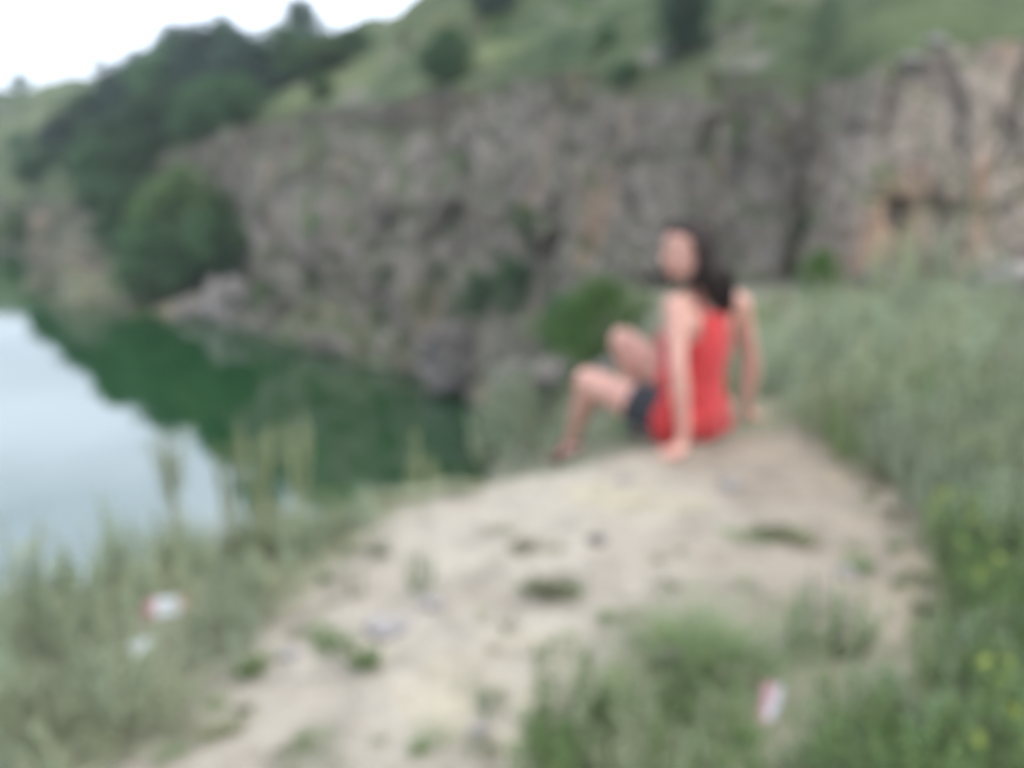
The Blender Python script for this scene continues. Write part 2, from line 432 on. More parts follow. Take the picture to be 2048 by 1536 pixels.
xs = np.concatenate([np.linspace(-9, -2.2, 45, endpoint=False), np.linspace(-2.2, 3.2, 400, endpoint=False), np.linspace(3.2, 14, 110)])
ys = np.concatenate([np.linspace(-2, 1.4, 25, endpoint=False), np.linspace(1.4, 5.5, 330, endpoint=False), np.linspace(5.5, 24, 150)])
X, Y = np.meshgrid(xs, ys); Z = ground_z(X, Y)
S = edge_sd(X, Y)
for i in range(Z.shape[0]):
    for j in range(Z.shape[1]):
        v = Vector((X[i, j], Y[i, j], 0))
        Z[i, j] += noise.fractal(v * 1.3, .9, 2.1, 3) * .028 + noise.fractal(v * 7, .9, 2.1, 3) * .007
        if S[i, j] > .3: Z[i, j] += noise.fractal(Vector((X[i, j], Y[i, j], Z[i, j])) * .8, .9, 2.1, 4) * .25 * min(1, S[i, j])
# bare path mask, traced on the ground
BARE = [(180, 1560), (420, 1400), (560, 1230), (690, 1130), (800, 1050), (1000, 960), (1180, 920), (1420, 870), (1600, 870), (1780, 960), (1860, 1100),
        (1830, 1290), (1560, 1300), (1500, 1180), (1330, 1190), (1230, 1260), (1090, 1340), (1050, 1560)]
BP = [atz(a, b, 0.0) for a, b in BARE]
def in_poly(x, y):
    c = False; n = len(BP)
    for i in range(n):
        a, b = BP[i], BP[i - 1]
        if (a.y > y) != (b.y > y) and x < (b.x - a.x) * (y - a.y) / (b.y - a.y) + a.x: c = not c
    return c
def poly_dist(x, y):
    d = 1e9
    for i in range(len(BP)):
        a, b = BP[i].xy, BP[i - 1].xy; ab = b - a
        t = max(0, min(1, (Vector((x, y)) - a).dot(ab) / ab.length_squared))
        d = min(d, (a + ab * t - Vector((x, y))).length)
    return -d if in_poly(x, y) else d
turf = np.zeros(X.size)
for k, (x, y) in enumerate(zip(X.ravel(), Y.ravel())):
    if -2.5 < x < 3.4 and 1.2 < y < 6: turf[k] = min(1, max(0, .42 + poly_dist(x, y) * 1.3))
    else: turf[k] = 1
me = grid_mesh('ground', np.stack([X, Y, Z], -1))
att = me.attributes.new('turf', 'FLOAT', 'POINT'); att.data.foreach_set('value', turf)
att = me.attributes.new('brown', 'FLOAT', 'POINT'); att.data.foreach_set('value', (smoothstep(.15, .95, X + .25 * (Y - 3) + .15 * np.sin(Y * 5 + X * 3))).ravel())
tag(link('ground', me, M['soil']), kind='structure')

# ------------------------------------------------------------------ air
def haze():
    bm = bmesh.new(); bmesh.ops.create_cube(bm, size=1.)
    for v in bm.verts: v.co = Vector((v.co.x * 620, v.co.y * 300 + 110, (v.co.z + .5) * 62 - 17))
    me = bpy.data.meshes.new('haze'); bm.to_mesh(me); bm.free()
    m = bpy.data.materials.new('haze_air'); m.use_nodes = True; t = m.node_tree; t.nodes.clear()
    v = t.nodes.new('ShaderNodeVolumePrincipled'); v.inputs['Density'].default_value = .0008; v.inputs['Color'].default_value = (.86, .92, 1., 1); v.inputs['Anisotropy'].default_value = .3
    o = t.nodes.new('ShaderNodeOutputMaterial'); t.links.new(v.outputs[0], o.inputs['Volume'])
    tag(link('haze', me, m), kind='stuff')
HAZE = True
# ------------------------------------------------------------------ lake
me = mesh('water', [(-500, -60, WZ), (300, -60, WZ), (300, 400, WZ), (-500, 400, WZ)], [(0, 1, 2, 3)])
tag(link('water', me, M['water']), kind='structure')

# ------------------------------------------------------------------ vegetation builders
class Buf:
    def __init__(s): s.v = []; s.f = []
    def quad(s, a, b, c, d):
        n = len(s.v); s.v += [a, b, c, d]; s.f.append((n, n + 1, n + 2, n + 3))
    def blade(s, base, dirv, L, wd, droop, segs=4, fold=0.):
        """a tapering strip that bends over"""
        d = dirv.normalized(); side = d.cross(Vector((0, 0, 1)))
        if side.length < .05: side = Vector((1, 0, 0))
        side.normalize(); side = Quaternion(d, random.uniform(-1.2, 1.2)) @ side
        p = base.copy(); n0 = len(s.v)
        for k in range(segs + 1):
            t = k / segs; ww = wd * (1 - t) ** .7 * (.6 + .4 * min(1, t * 4)) * .5
            if k == segs: s.v.append(p.copy())
            else: s.v += [p - side * ww, p + side * ww]
            d = (d + Vector((0, 0, -droop / segs)) + Vector((dirv.x, dirv.y, 0)) * droop / segs).normalized()
            p = p + d * (L / segs)
        for k in range(segs - 1):
            a = n0 + 2 * k; s.f.append((a, a + 1, a + 3, a + 2))
        a = n0 + 2 * (segs - 1); s.f.append((a, a + 1, a + 2))
    def tube(s, pts, r0, r1, n=5):
        m = len(pts); n0 = len(s.v)
        for k, p in enumerate(pts):
            d = (pts[min(k + 1, m - 1)] - pts[max(k - 1, 0)]).normalized()
            u = d.orthogonal().normalized(); w_ = d.cross(u); r = r0 + (r1 - r0) * k / (m - 1)
            for q in range(n):
                a = 2 * math.pi * q / n; s.v.append(p + (u * math.cos(a) + w_ * math.sin(a)) * r)
        for k in range(m - 1):
            for q in range(n):
                s.f.append((n0 + k * n + q, n0 + k * n + (q + 1) % n, n0 + (k + 1) * n + (q + 1) % n, n0 + (k + 1) * n + q))
    def leaf(s, p, d, L, wd):
        d = d.normalized(); side = d.orthogonal(); side.rotate(Quaternion(d, random.uniform(0, 6.28))); side.normalize()
        up = d.cross(side) * (L * .08)
        s.quad(p, p + d * L * .45 + side * wd * .5 + up, p + d * L, p + d * L * .45 - side * wd * .5 + up)
    def mesh(s, name, smooth=False): return mesh(name, s.v, s.f, smooth)
def rdir(up=0.):
    while True:
        v = Vector((random.uniform(-1, 1), random.uniform(-1, 1), random.uniform(-1, 1)))
        if .05 < v.length < 1: break
    v.normalize(); v.z += up; return v.normalized()

def stemmed(name, h, spread, nst, leafL, leafW, per, matl, lean=.25, flowers=0, bare=.12, leafup=.5):
    """a herb of several leafy stems: thing > stems, leaves (> flowers)"""
    root = empty(name); st = Buf(); lf = Buf(); fl = []
    for i in range(nst):
        a = random.uniform(0, 6.28); rr = random.random() ** .6
        out = Vector((math.cos(a), math.sin(a), 0))
        L = h * random.uniform(.65, 1.05) * (1 - .25 * rr)
        base = out * spread * .22 * rr + Vector((0, 0, -.02)); top = out * spread * (.25 + .75 * rr) * .5 + Vector((0, 0, L))
        mid = (base + top) / 2 + out * spread * .12 + Vector((random.uniform(-1, 1), random.uniform(-1, 1), 0)) * lean * .08
        pts = [base * (1 - t) ** 2 + mid * 2 * t * (1 - t) + top * t * t for t in (0, .2, .4, .6, .8, 1)]
        st.tube(pts, .0028 * (h / .3) ** .5, .001, 3)
        for k in range(per):
            t = bare + (1 - bare) * random.random() ** .85
            p = base * (1 - t) ** 2 + mid * 2 * t * (1 - t) + top * t * t
            tl = 1 - .5 * t
            lf.leaf(p, rdir(leafup), leafL * random.uniform(.6, 1.2) * tl, leafW * random.uniform(.7, 1.2) * tl)
        if flowers and random.random() < flowers:
            fb = Buf()
            for q in range(9): fb.leaf(top, rdir(.5), .016, .011)
            fl.append(fb)
    s = link('stems', st.mesh('stems'), M['stem'], root); l = link('leaves', lf.mesh('leaves'), matl, root)
    KIDS[root.name] = [s, l]
    for fb in fl: KIDS[root.name].append(link('flower_head', fb.mesh('flower_head'), M['flower'], root))
    return root
def tuft(name, h, spread, n, wd, matl, droop=.9, seeds=0, upright=1.2):
    b = Buf()
    for i in range(n):
        a = random.uniform(0, 6.28); rr = random.random() ** .5
        out = Vector((math.cos(a), math.sin(a), 0))
        b.blade(out * spread * .3 * rr + Vector((0, 0, -.01)), (out * (.15 + .75 * rr) + Vector((0, 0, upright))), h * random.uniform(.5, 1.1), wd * random.uniform(.6, 1.2), droop * random.uniform(.3, 1.2), 4)
    if not seeds: return link(name, b.mesh(name), matl)
    root = empty(name); l = link('blades', b.mesh('blades'), matl, root)
    sb = Buf(); se = Buf()
    for i in range(seeds):
        a = random.uniform(0, 6.28); out = Vector((math.cos(a), math.sin(a), 0)) * random.uniform(.03, .22)
        L = h * random.uniform(1.25, 1.75); top = out * L + Vector((0, 0, L)); mid = Vector((0, 0, L * .5)) + out * L * .25
        pts = [mid * 2 * t * (1 - t) + top * t * t for t in (0, .25, .5, .75, 1)]
        sb.tube(pts, .0018, .0008, 3)
        for k in range(70):
            t = .55 + .45 * random.random(); p = mid * 2 * t * (1 - t) + top * t * t
            wdt = .017 * math.sin((t - .55) / .45 * math.pi * .85 + .35)
            se.leaf(p + rdir() * wdt * random.random(), rdir(1.6), random.uniform(.015, .032), .0045)
    s1 = link('stalks', sb.mesh('stalks'), M['dryseed'], root); s2 = link('seed_heads', se.mesh('seed_heads'), M['straw'], root)
    KIDS[root.name] = [l, s1, s2]
    return root
def rosette(name, h, spread, n, L, wd, matl):
    b = Buf()
    for i in range(n):
        a = random.uniform(0, 6.28); out = Vector((math.cos(a), math.sin(a), 0))
        p = out * spread * .4 * random.random() + Vector((0, 0, h * random.random() * .8))
        b.leaf(p, (out + Vector((0, 0, random.uniform(.1, 1.4)))), L * random.uniform(.6, 1.1), wd * random.uniform(.7, 1.1))
        b.blade(Vector((0, 0, -.01)), p - Vector((0, 0, -.02)), (p.length + .01), .003, .1, 2)
    return link(name, b.mesh(name), matl)

def tree_proto(name, h, wd, nblob, nleaf, ls, matl, trunk_h=.22, conic=0., seed=1, low=.12):
    random.seed(seed); root = empty(name); tb = Buf(); lf = Buf()
    tb.tube([Vector((0, 0, -.6)), Vector((.02 * h, 0, h * .25)), Vector((0, .02 * h, h * .5)), Vector((.01 * h, 0, h * .85))], h * .028, h * .006, 7)
    for i in range(nblob):
        t = low + (1 - low) * (i + random.random()) / nblob
        a = i * 2.4 + random.uniform(-.4, .4)
        prof = (math.sin(min(1, (t - low) / (1 - low) * .9 + .12) * math.pi) ** .6) * (1 - conic) + conic * (1 - t) * 1.1
        rad = wd * .5 * prof * random.uniform(.35, .85)
        c = Vector((math.cos(a) * rad, math.sin(a) * rad, h * t * .96))
        st = Vector((0, 0, max(h * .1, c.z - rad * .9 - h * .05)))
        tb.tube([st, (st + c) / 2 + Vector((0, 0, -h * .02)), c], h * .010, h * .003, 4)
        br = wd * random.uniform(.13, .25) * (1 - .5 * conic * t)
        for k in range(nleaf):
            d = rdir(); rr = br * (random.random() ** .4)
            p = c + Vector((d.x, d.y, d.z * .72)) * rr
            lf.leaf(p, (d + rdir() * .8 + Vector((0, 0, .15))), ls * random.uniform(.6, 1.3), ls * random.uniform(.45, .8))
    t_ = link('trunk', tb.mesh('trunk', True), M['bark'], root); c_ = link('crown', lf.mesh('crown'), matl, root)
    KIDS[root.name] = [t_, c_]
    return root
FIRST = {}
def put(root, loc, s=1., rz=None, label=None, cat=None, group=None, sz=None, mats=None):
    """the first use moves the prototype itself; later ones are copies with their parts"""
    key = root.name
    o = root if key not in FIRST else copy_tree(root)
    FIRST[key] = 1
    o.location = loc; o.rotation_euler = (0, 0, random.uniform(0, 6.28) if rz is None else rz)
    o.scale = (s, s, sz or s); 
    for k in ('label', 'category', 'group'):
        if k in o: del o[k]
    tag(o, label, cat, group)
    return o

# ------------------------------------------------------------------ trees and shrubs of the far bank
TP = {
 'dark': [tree_proto('broadleaf_tree', 6, 4.4, 26, 150, .30, M['tree_dark'], seed=3), tree_proto('broadleaf_tree', 6, 4.6, 30, 130, .30, M['tree_dark'], seed=9)],
 'blue': [tree_proto('broadleaf_tree', 6, 4.2, 28, 140, .28, M['tree_blue'], seed=5), tree_proto('broadleaf_tree', 6, 4.8, 26, 150, .30, M['tree_blue'], seed=15)],
 'mid': [tree_proto('broadleaf_tree', 6, 5.0, 26, 150, .28, M['tree_mid'], seed=11)],
 'conic': [tree_proto('conical_tree', 7, 3.2, 40, 120, .24, M['tree_blue'], conic=.75, seed=13, low=.06)],
 'bush': [tree_proto('shrub', 3, 3.2, 22, 150, .17, M['tree_dark'], seed=17, low=.04), tree_proto('shrub', 3, 3.4, 22, 150, .17, M['tree_mid'], seed=18, low=.04)],
 'bright': [tree_proto('shrub', 1.6, 2.2, 26, 240, .075, M['shrub_bright'], seed=21, low=.04)],
 'small': [tree_proto('shrub', 1.2, 1.3, 12, 110, .075, M['tree_mid'], seed=23, low=.04)],
 'olive': [tree_proto('shrub', 1.2, 1.5, 12, 110, .075, M['olive'], seed=24, low=.04)],
}
PH = {'dark': (6, 4.4), 'blue': (6, 4.4), 'mid': (6, 5.0), 'conic': (7, 3.2), 'bush': (3, 3.2), 'bright': (1.6, 2.2), 'small': (1.2, 1.3), 'olive': (1.2, 1.5)}
def bank_plant(kind, idx, px, base, top, wpx, label, cat, group=None, p=None):
    random.seed(int(px * 7 + base)); p = p or on_bank(px, base)
    L = list(TP[kind])[idx % len(TP[kind])]
    mpp = p.y / CP / FPX; H, W = PH[kind]
    hz = (base - top) * mpp * 1.05 / H; hw = wpx * mpp * 1.08 / W
    o = put(L, p - Vector((0, 0, .1)), hw, None, label, cat, group, hz)
    return o
BX, BY = [0, 100, 200, 260, 330, 430, 640, 780], [625, 680, 750, 800, 840, 915, 1000, 1060]
def wood_tree(kind, idx, px, base, top, wpx, *a):
    """far enough back that its mirror image in the lake ends where the photograph shows it"""
    j = int(np.clip(np.searchsorted(PX, px), 0, len(PX) - 1)); p = on_bank(px, base)
    need = 32000. / max(60., np.interp(px, BX, BY) - (600 - top)) * .97
    if p.y < need:
        for i in range(NR_HILL):
            if HILL[i, j, 1] >= need: break
        p = Vector(HILL[i, j])
    base = max(project(p)[1], top + 45); mpp = p.y / FPX
    return bank_plant(kind, idx, px, base, top, wpx, *a, p=p)
G1 = 'trees covering the slope above the far bank'
L1 = 'dark leafy tree in the dense wood on the slope above the far cliff'
for k, (px, b, t, wd) in enumerate([(75, 402, 305, 95), (130, 400, 240, 125), (190, 388, 200, 140), (250, 362, 150, 150), (185, 405, 300, 115), (290, 325, 122, 140),
        (330, 250, 128, 130), (410, 235, 72, 130), (430, 262, 165, 125), (500, 235, 92, 120), (560, 205, 66, 115), (530, 255, 150, 125), (600, 218, 115, 105),
        (480, 190, 80, 110), (700, 160, 66, 90), (240, 260, 170, 120), (370, 180, 80, 120), (110, 330, 262, 90)]):
    wood_tree('blue' if k % 2 else 'dark', k // 2, px, b, t, wd, L1, 'tree', G1)
wood_tree('blue', 0, 352, 170, 66, 95, 'tree whose rounded top peaks leftmost in the hilltop wood', 'tree')
wood_tree('blue', 1, 452, 170, 50, 85, 'dark pointed tree on the skyline in the middle of the hilltop wood', 'tree')
wood_tree('blue', 0, 607, 150, 22, 110, 'tallest tree on the skyline, at the right end of the wood', 'tree')
wood_tree('mid', 0, 660, 203, 88, 150, 'light green tree at the right edge of the hilltop wood', 'tree')
bank_plant('dark', 1, 892, 165, 72, 105, 'lone dark round tree on the grassy slope above the cliff rim', 'tree')
bank_plant('blue', 1, 985, 40, -45, 90, 'dark tree cut by the top of the picture, left of the conical tree', 'tree')
bank_plant('conic', 0, 1368, 112, -130, 120, 'tall dark conical tree on the cliff rim above the woman', 'tree')
bank_plant('bush', 0, 38, 172, 143, 42, 'tiny dark bush on the skyline at the far left', 'shrub')
bank_plant('small', 0, 196, 145, 105, 32, 'small faint bush on the skyline left of the wood', 'shrub')
bank_plant('bush', 0, 40, 300, 268, 60, 'dark bush on the bare slope at the left picture edge', 'shrub')
for k, (px, b, t, wd) in enumerate([(85, 403, 300, 90), (140, 405, 300, 110), (200, 398, 285, 110), (255, 385, 280, 90), (440, 275, 190, 120), (520, 250, 165, 110), (380, 290, 200, 90), (300, 310, 205, 130), (335, 255, 170, 120), (210, 330, 250, 120)]):
    (wood_tree if px < 160 else bank_plant)('dark', k, px, b, t, wd, 'dark tree along the lower edge of the wood above the far cliff', 'tree', 'lower edge of the far wood')
G2 = 'bushes at the foot of the cliff by the water'
for k, (kd, px, b, t, wd, lb) in enumerate([('dark', 240, 500, 375, 120, 'dark bush on the left side of the cluster growing over the far cliff'),
        ('mid', 330, 500, 375, 150, 'green bush at the centre of the cluster growing over the far cliff'),
        ('mid', 455, 480, 385, 120, 'light green bush on the right side of the cluster over the far cliff'),
        ('dark', 420, 560, 430, 150, 'dark bush under the light green one on the far cliff'),
        ('dark', 300, 605, 455, 160, 'lowest dark bush hanging down to the water at the far cliff'),
        ('mid', 385, 440, 340, 110, 'topmost bush of the cluster growing over the far cliff'),
        ('mid', 500, 500, 430, 90, 'outermost green bush on the right of the cluster over the far cliff'), ('dark', 222, 430, 352, 110, 'dark bush joining the waterside cluster to the trees above'),
        ('dark', 350, 570, 470, 120, 'dark bush in the lower middle of the cluster near the water')]):
    bank_plant(kd, k, px, b, t, wd, lb, 'shrub', G2)
for kd, px, b, t, wd, lb in [('small', 640, 468, 425, 55, 'small bright shrub halfway up the left part of the cliff'),
        ('olive', 700, 605, 545, 60, 'olive shrub low on the cliff above the water'), ('bush', 985, 618, 545, 80, 'dark green shrub low on the cliff left of the bright bush'),
        ('small', 1090, 455, 405, 60, 'green shrub on the cliff face left of the woman\'s head'), ('bush', 1090, 480, 440, 50, 'dark shrub just under the green one on the cliff face'),
        ('bush', 1080, 610, 520, 100, 'tall dark shrub between the bright bush and the cliff face'), ('olive', 850, 622, 565, 100, 'broad olive shrub low on the middle of the cliff'),
        ('small', 1462, 300, 235, 48, 'slim green shrub high on the cliff above the woman'), ('bush', 1262, 162, 122, 75, 'dark bush hanging over the cliff rim left of the conical tree'),
        ('small', 530, 605, 560, 60, 'small shrub by the pale rock at the waterline'), ('mid', 25, 490, 425, 110, 'green bush at the waterline on the left picture edge'),
        ('olive', 620, 640, 600, 60, 'small olive shrub just above the waterline'), ('small', 265, 650, 610, 50, 'small green shrub hanging into the lake'),
        ('mid', 640, 200, 150, 60, 'round bush at the lower edge of the hilltop wood'), ('olive', 1000, 450, 415, 50, 'yellowish shrub on the middle of the cliff face'),
        ('bush', 1625, 470, 420, 40, 'dark shrub in the crack beside the pale buttress')]:
    bank_plant(kd, 0, px, b, t, wd, lb, 'shrub')

def on_ground(px, py):
    d = ray(px, py); o = Vector((0, 0, CZ)); t = 1.0
    while t < 60:
        p = o + d * t
        if p.z < gz(p.x, p.y): break
        t += .03 if t < 8 else .1
    return Vector((p.x, p.y, gz(p.x, p.y)))
for kd, idx, px, b, t, wd, lb in [('bright', 0, 1207, 722, 566, 215, 'large bright green bush between the woman and the cliff'), ('bush', 0, 1130, 700, 590, 110, 'dark shrub behind the left side of the bright bush'),
        ('bright', 0, 1640, 612, 500, 100, 'green bush under the dark crack of the cliff'), ('olive', 0, 1560, 618, 570, 80, 'low olive shrub right of the woman\'s shoulder')]:
    p = on_ground(px, b); bank_plant(kd, idx, px, b, t, wd, lb, 'shrub', p=p)

# ------------------------------------------------------------------ boulders
def boulder(px, py, wpx, hpx, mat, label, p=None, seed=0, name='boulder', flat=1.):
    p = Vector(p) if p is not None else on_ground(px, py); mpp = (p - Vector((0, 0, CZ))).length / FPX
    bm = bmesh.new(); bmesh.ops.create_icosphere(bm, subdivisions=5, radius=1.)
    sx, sz = wpx * mpp * .5, hpx * mpp * .5
    for v in bm.verts:
        q = v.co * 1.3 + Vector((seed * 3.1, seed, 0)); ds, ps = noise.voronoi(q)
        c = ps[0]; k = 1 + (cellrand(c, 1) - .5) * .35 + (q - c).dot(Vector((cellrand(c, 2) - .5, cellrand(c, 3) - .5, cellrand(c, 4) - .5))) * .7
        k += noise.fractal(v.co * 3 + Vector((seed, 0, 0)), .8, 2.1, 4) * .06
        v.co = Vector((v.co.x * k * sx, v.co.y * k * sx * .9, v.co.z * k * sz))
    me = bpy.data.meshes.new(name); bm.to_mesh(me); bm.free()
    me.polygons.foreach_set('use_smooth', [True] * len(me.polygons))
    o = link(name, me, mat); o.location = p + Vector((0, 0, sz * .45 * flat)); o.rotation_euler = (0, 0, seed)
    return tag(o, label, 'rock')
boulder(1835, 165, 105, 34, M['rock_pale'], 'pale beige boulder on top of the right-hand rock buttress', on_bank(1835, 150) + Vector((0, .3, .10)), 1)
boulder(1890, 120, 50, 34, M['rock_pale'], 'small pale boulder at the upper right rim', on_bank(1890, 110) + Vector((0, .3, .08)), 2)
boulder(1010, 790, 120, 100, M['boulder'], 'grey boulder at the waterline left of the woman\'s knees', world(np.array([1040.]), np.array([790.]), np.array([26.]))[0], 3)
boulder(1100, 755, 105, 70, M['boulder'], 'grey boulder behind the woman\'s knees', world(np.array([1105.]), np.array([765.]), np.array([22.]))[0], 4)
boulder(435, 640, 100, 110, M['boulder'], 'pointed pale rock rising from the lake by the bushes', on_bank(450, 640), 5)
boulder(370, 640, 60, 45, M['boulder'], 'low rock in the water under the hanging bush', on_bank(372, 632), 6)
boulder(945, 735, 120, 130, M['boulder'], 'dark grey rock at the foot of the middle cliff', on_bank(945, 745), 7)
boulder(2035, 575, 160, 90, M['rock_pale'], 'pale rock above the plants at the right picture edge', on_ground(2035, 600), 8)
boulder(1770, 575, 120, 70, M['boulder'], 'greyish rock at the top of the silvery plants', on_ground(1770, 590), 9)
boulder(1548, 520, 60, 40, M['rock_pale'], 'pale stone below the cliff right of the woman\'s hair', on_bank(1548, 525), 10)
for px, py, a, b, lb, mt in [(1196, 1086, 44, 34, 'small dark stone on the bare path', 'boulder'), (775, 1262, 90, 20, 'flat grey stone half sunk in the path', 'boulder'),
        (582, 1315, 44, 26, 'small bluish stone on the left edge of the path', 'boulder'), (1335, 1345, 60, 70, 'dark stone between the grass clumps in front', 'boulder'),
        (1690, 1150, 44, 18, 'small grey stone on the path left of the yellow flowers', 'boulder'), (860, 1210, 50, 12, 'thin flat stone beside the tall herb on the path', 'boulder'),
        (1460, 975, 46, 22, 'little stone behind the olive mat', 'boulder'), (1250, 965, 30, 16, 'tiny stone near the woman\'s hand', 'boulder'), (960, 1480, 40, 28, 'stone at the bottom edge of the path', 'boulder')]:
    boulder(px, py, a, b, M['boulder' if px in (1335, 1196) else 'stone'], lb, None, px * .1, 'stone', .2)

# ------------------------------------------------------------------ near plants
random.seed(101)
SAGE = [stemmed('wormwood_plant', .34, .30, 16, .030, .0085, 46, M['sage']), stemmed('wormwood_plant', .28, .34, 18, .030, .009, 40, M['sage']),
        stemmed('wormwood_plant', .38, .28, 14, .034, .0085, 50, M['sage_blue']), stemmed('wormwood_plant', .26, .30, 18, .028, .010, 40, M['sage_blue'])]
HERB = [stemmed('green_herb', .26, .26, 12, .040, .015, 30, M['green']), stemmed('green_herb', .32, .24, 10, .045, .013, 34, M['green'])]
FLOW = [stemmed('yellow_flowered_herb', .34, .24, 12, .034, .010, 34, M['green'], flowers=.35)]
TUFT = [tuft('grass_tuft', .22, .16, 120, .0045, M['grass']), tuft('grass_tuft', .16, .20, 130, .004, M['grass'], 1.2), tuft('seeding_grass', .24, .16, 110, .0045, M['grass'], .8, 7)]
FEATH = [tuft('feathery_grass_clump', .34, .22, 150, .005, M['straw'], .7, 13, 1.8), tuft('feathery_grass_clump', .30, .20, 120, .005, M['straw'], .9, 11, 1.6)]
GTUFT = [tuft('grass_tuft', .20, .22, 190, .0045, M['green'], 1.)]
MAT = [rosette('low_herb', .05, .22, 170, .030, .012, M['olive']), rosette('low_herb', .06, .14, 90, .040, .018, M['green'])]

def pin(poly, x, y):
    c = False; n = len(poly)
    for i in range(n):
        a, b = poly[i], poly[i - 1]
        if (a[1] > y) != (b[1] > y) and x < (b[0] - a[0]) * (y - a[1]) / (b[1] - a[1]) + a[0]: c = not c
    return c
USED = []
def scatter(poly, n, protos, label, cat, group, s=(.8, 1.2), mind=.05, seed=1, flat=.78):
    random.seed(seed); x0, x1 = min(p[0] for p in poly), max(p[0] for p in poly); y0, y1 = min(p[1] for p in poly), max(p[1] for p in poly)
    k = tries = 0
    while k < n and tries < n * 30:
        tries += 1; x, y = random.uniform(x0, x1), random.uniform(y0, y1)
        if not pin(poly, x, y): continue
        if 240 < x < 430 and 1205 < y < 1420 or 1470 < x < 1610 and 1410 < y < 1600: continue
        if 1560 < x < 1760 and 1290 < y < 1480: continue
        p = on_ground(x, y); D = p.y
        if p.z < -5 or D < .9 or D > 16: continue
        md = mind * (1 + .12 * D)
        if any((p - u).length < md for u in USED[-400:]): continue
        USED.append(p); k += 1
        k_ = random.uniform(*s) * (1 + .05 * min(D, 9)); put(random.choice(protos), p, k_, None, label, cat, group, k_ * flat * random.uniform(.75, 1.15))
RIGHT_FAR = [(1530, 655), (1600, 612), (1750, 590), (2080, 590), (2100, 780), (1540, 800)]
RIGHT_MID = [(1560, 810), (2100, 790), (2120, 1120), (1910, 1120), (1790, 965), (1620, 850)]
RIGHT_LOW = [(1930, 1150), (2120, 1150), (2140, 1640), (1600, 1660), (1640, 1500), (1860, 1400)]
FRONT = [(1110, 1480), (1320, 1420), (1560, 1470), (1620, 1660), (1060, 1660)]
LEFT = [(-30, 1240), (170, 1180), (400, 1100), (640, 1040), (730, 1060), (560, 1180), (440, 1330), (240, 1520), (60, 1640), (-60, 1640)]
scatter(RIGHT_FAR, 75, SAGE, 'silvery wormwood plant on the far part of the bank behind the woman', 'plant', 'wormwood on the far part of the right bank', (.9, 1.25), .06, 1)
scatter(RIGHT_MID, 70, SAGE + HERB, 'grey-green bushy plant on the bank right of the woman', 'plant', 'plants on the bank right of the woman', (.75, 1.1), .05, 2)
scatter(RIGHT_LOW, 66, SAGE[3:] + HERB + HERB + GTUFT, 'leafy plant in the dense growth at the lower right', 'plant', 'plants at the lower right', (.5, .85), .05, 3)
scatter(FRONT, 32, SAGE[:1] + HERB + GTUFT, 'leafy plant in the clump along the bottom edge right of the path', 'plant', 'plants in front at the bottom', (.42, .68), .05, 4)
scatter(LEFT, 64, SAGE + TUFT[:1], 'grey-green plant in the growth on the left edge of the ledge', 'plant', 'plants on the left edge of the ledge', (.42, .78), .05, 5)
scatter(LEFT, 22, TUFT[:2], 'grass tuft among the plants left of the path', 'grass', 'grass tufts left of the path', (.7, 1.1), .03, 6)
scatter(RIGHT_FAR + [], 24, TUFT[:2], 'pale grass tuft on the bank behind the woman', 'grass', 'grass tufts behind the woman', (.9, 1.3), .03, 7)
scatter(RIGHT_MID, 20, TUFT[:2], 'pale grass tuft on the bank right of the path', 'grass', 'grass tufts right of the path', (.8, 1.2), .03, 8)
# rim of the ledge, against the water
RIM = [(700, 1000), (860, 962), (1060, 925), (1110, 935), (900, 1000), (760, 1040)]
scatter(RIM, 12, TUFT[:2] + MAT[:1], 'short grass on the rim of the ledge above the dark water', 'grass', 'short grass along the rim', (.35, .6), .03, 9)
def one(proto, px, py, s, label, cat='plant', rz=None, z=None, group=None, sz=None):
    random.seed(int(px + py)); p = on_ground(px, py)
    return put(proto, p, s, rz, label, cat, group, sz)
one(FEATH[0], 462, 1135, .66, 'feathery yellow-green grass with tall plumes, left of the three over the lake', 'grass')
one(FEATH[1], 528, 1112, .78, 'feathery yellow-green grass with the tallest plumes, in the middle over the lake', 'grass')
one(FEATH[0], 600, 1092, .68, 'feathery yellow-green grass leaning right over the dark water', 'grass')
one(FEATH[1], 300, 1110, .8, 'pale feathery grass standing before the bright water', 'grass')
one(FEATH[0], 360, 1130, .75, 'lower feathery grass clump between the taller plumes', 'grass')
one(HERB[0], 680, 1035, .45, 'bright green herb on the rim right of the feathery grass')
one(SAGE[2], 200, 1190, .85, 'tall silvery plant reaching above the left edge of the ledge')
one(SAGE[0], 60, 1230, .9, 'tall wormwood in the left corner of the ledge, before the lake')
one(FLOW[0], 95, 1260, .8, 'yellow-flowered herb near the left picture edge')
one(HERB[1], 838, 1185, .42, 'small upright herb standing alone on the path')
one(TUFT[0], 1108, 1105, .28, 'small dark tuft beside the dark stone', 'grass')
one(TUFT[1], 1010, 1068, .45, 'thin grass sprawling on the path, left of the small dark tuft', 'grass')
one(MAT[0], 1048, 1105, .5, 'yellowish low herb on the path')
one(MAT[0], 1100, 1195, .8, 'wide olive mat of low herb in the middle of the path')
one(MAT[1], 730, 1342, .62, 'round green rosette on the left side of the path')
one(MAT[1], 640, 1305, .35, 'tiny yellowish rosette above the round green one')
one(MAT[1], 505, 1360, .55, 'green rosette at the left edge of the path')
one(SAGE[1], 1018, 1275, .22, 'small grey sprig in the middle of the path')
one(SAGE[1], 965, 1240, .16, 'tiny sprig left of the grey one')
one(SAGE[0], 715, 1200, .28, 'pale sprig on the left of the path')
one(GTUFT[0], 1500, 1085, .42, 'low olive grass lying across the upper path', 'grass', sz=.25)
one(MAT[0], 1540, 1082, .7, 'olive mat of herb lying across the upper path')
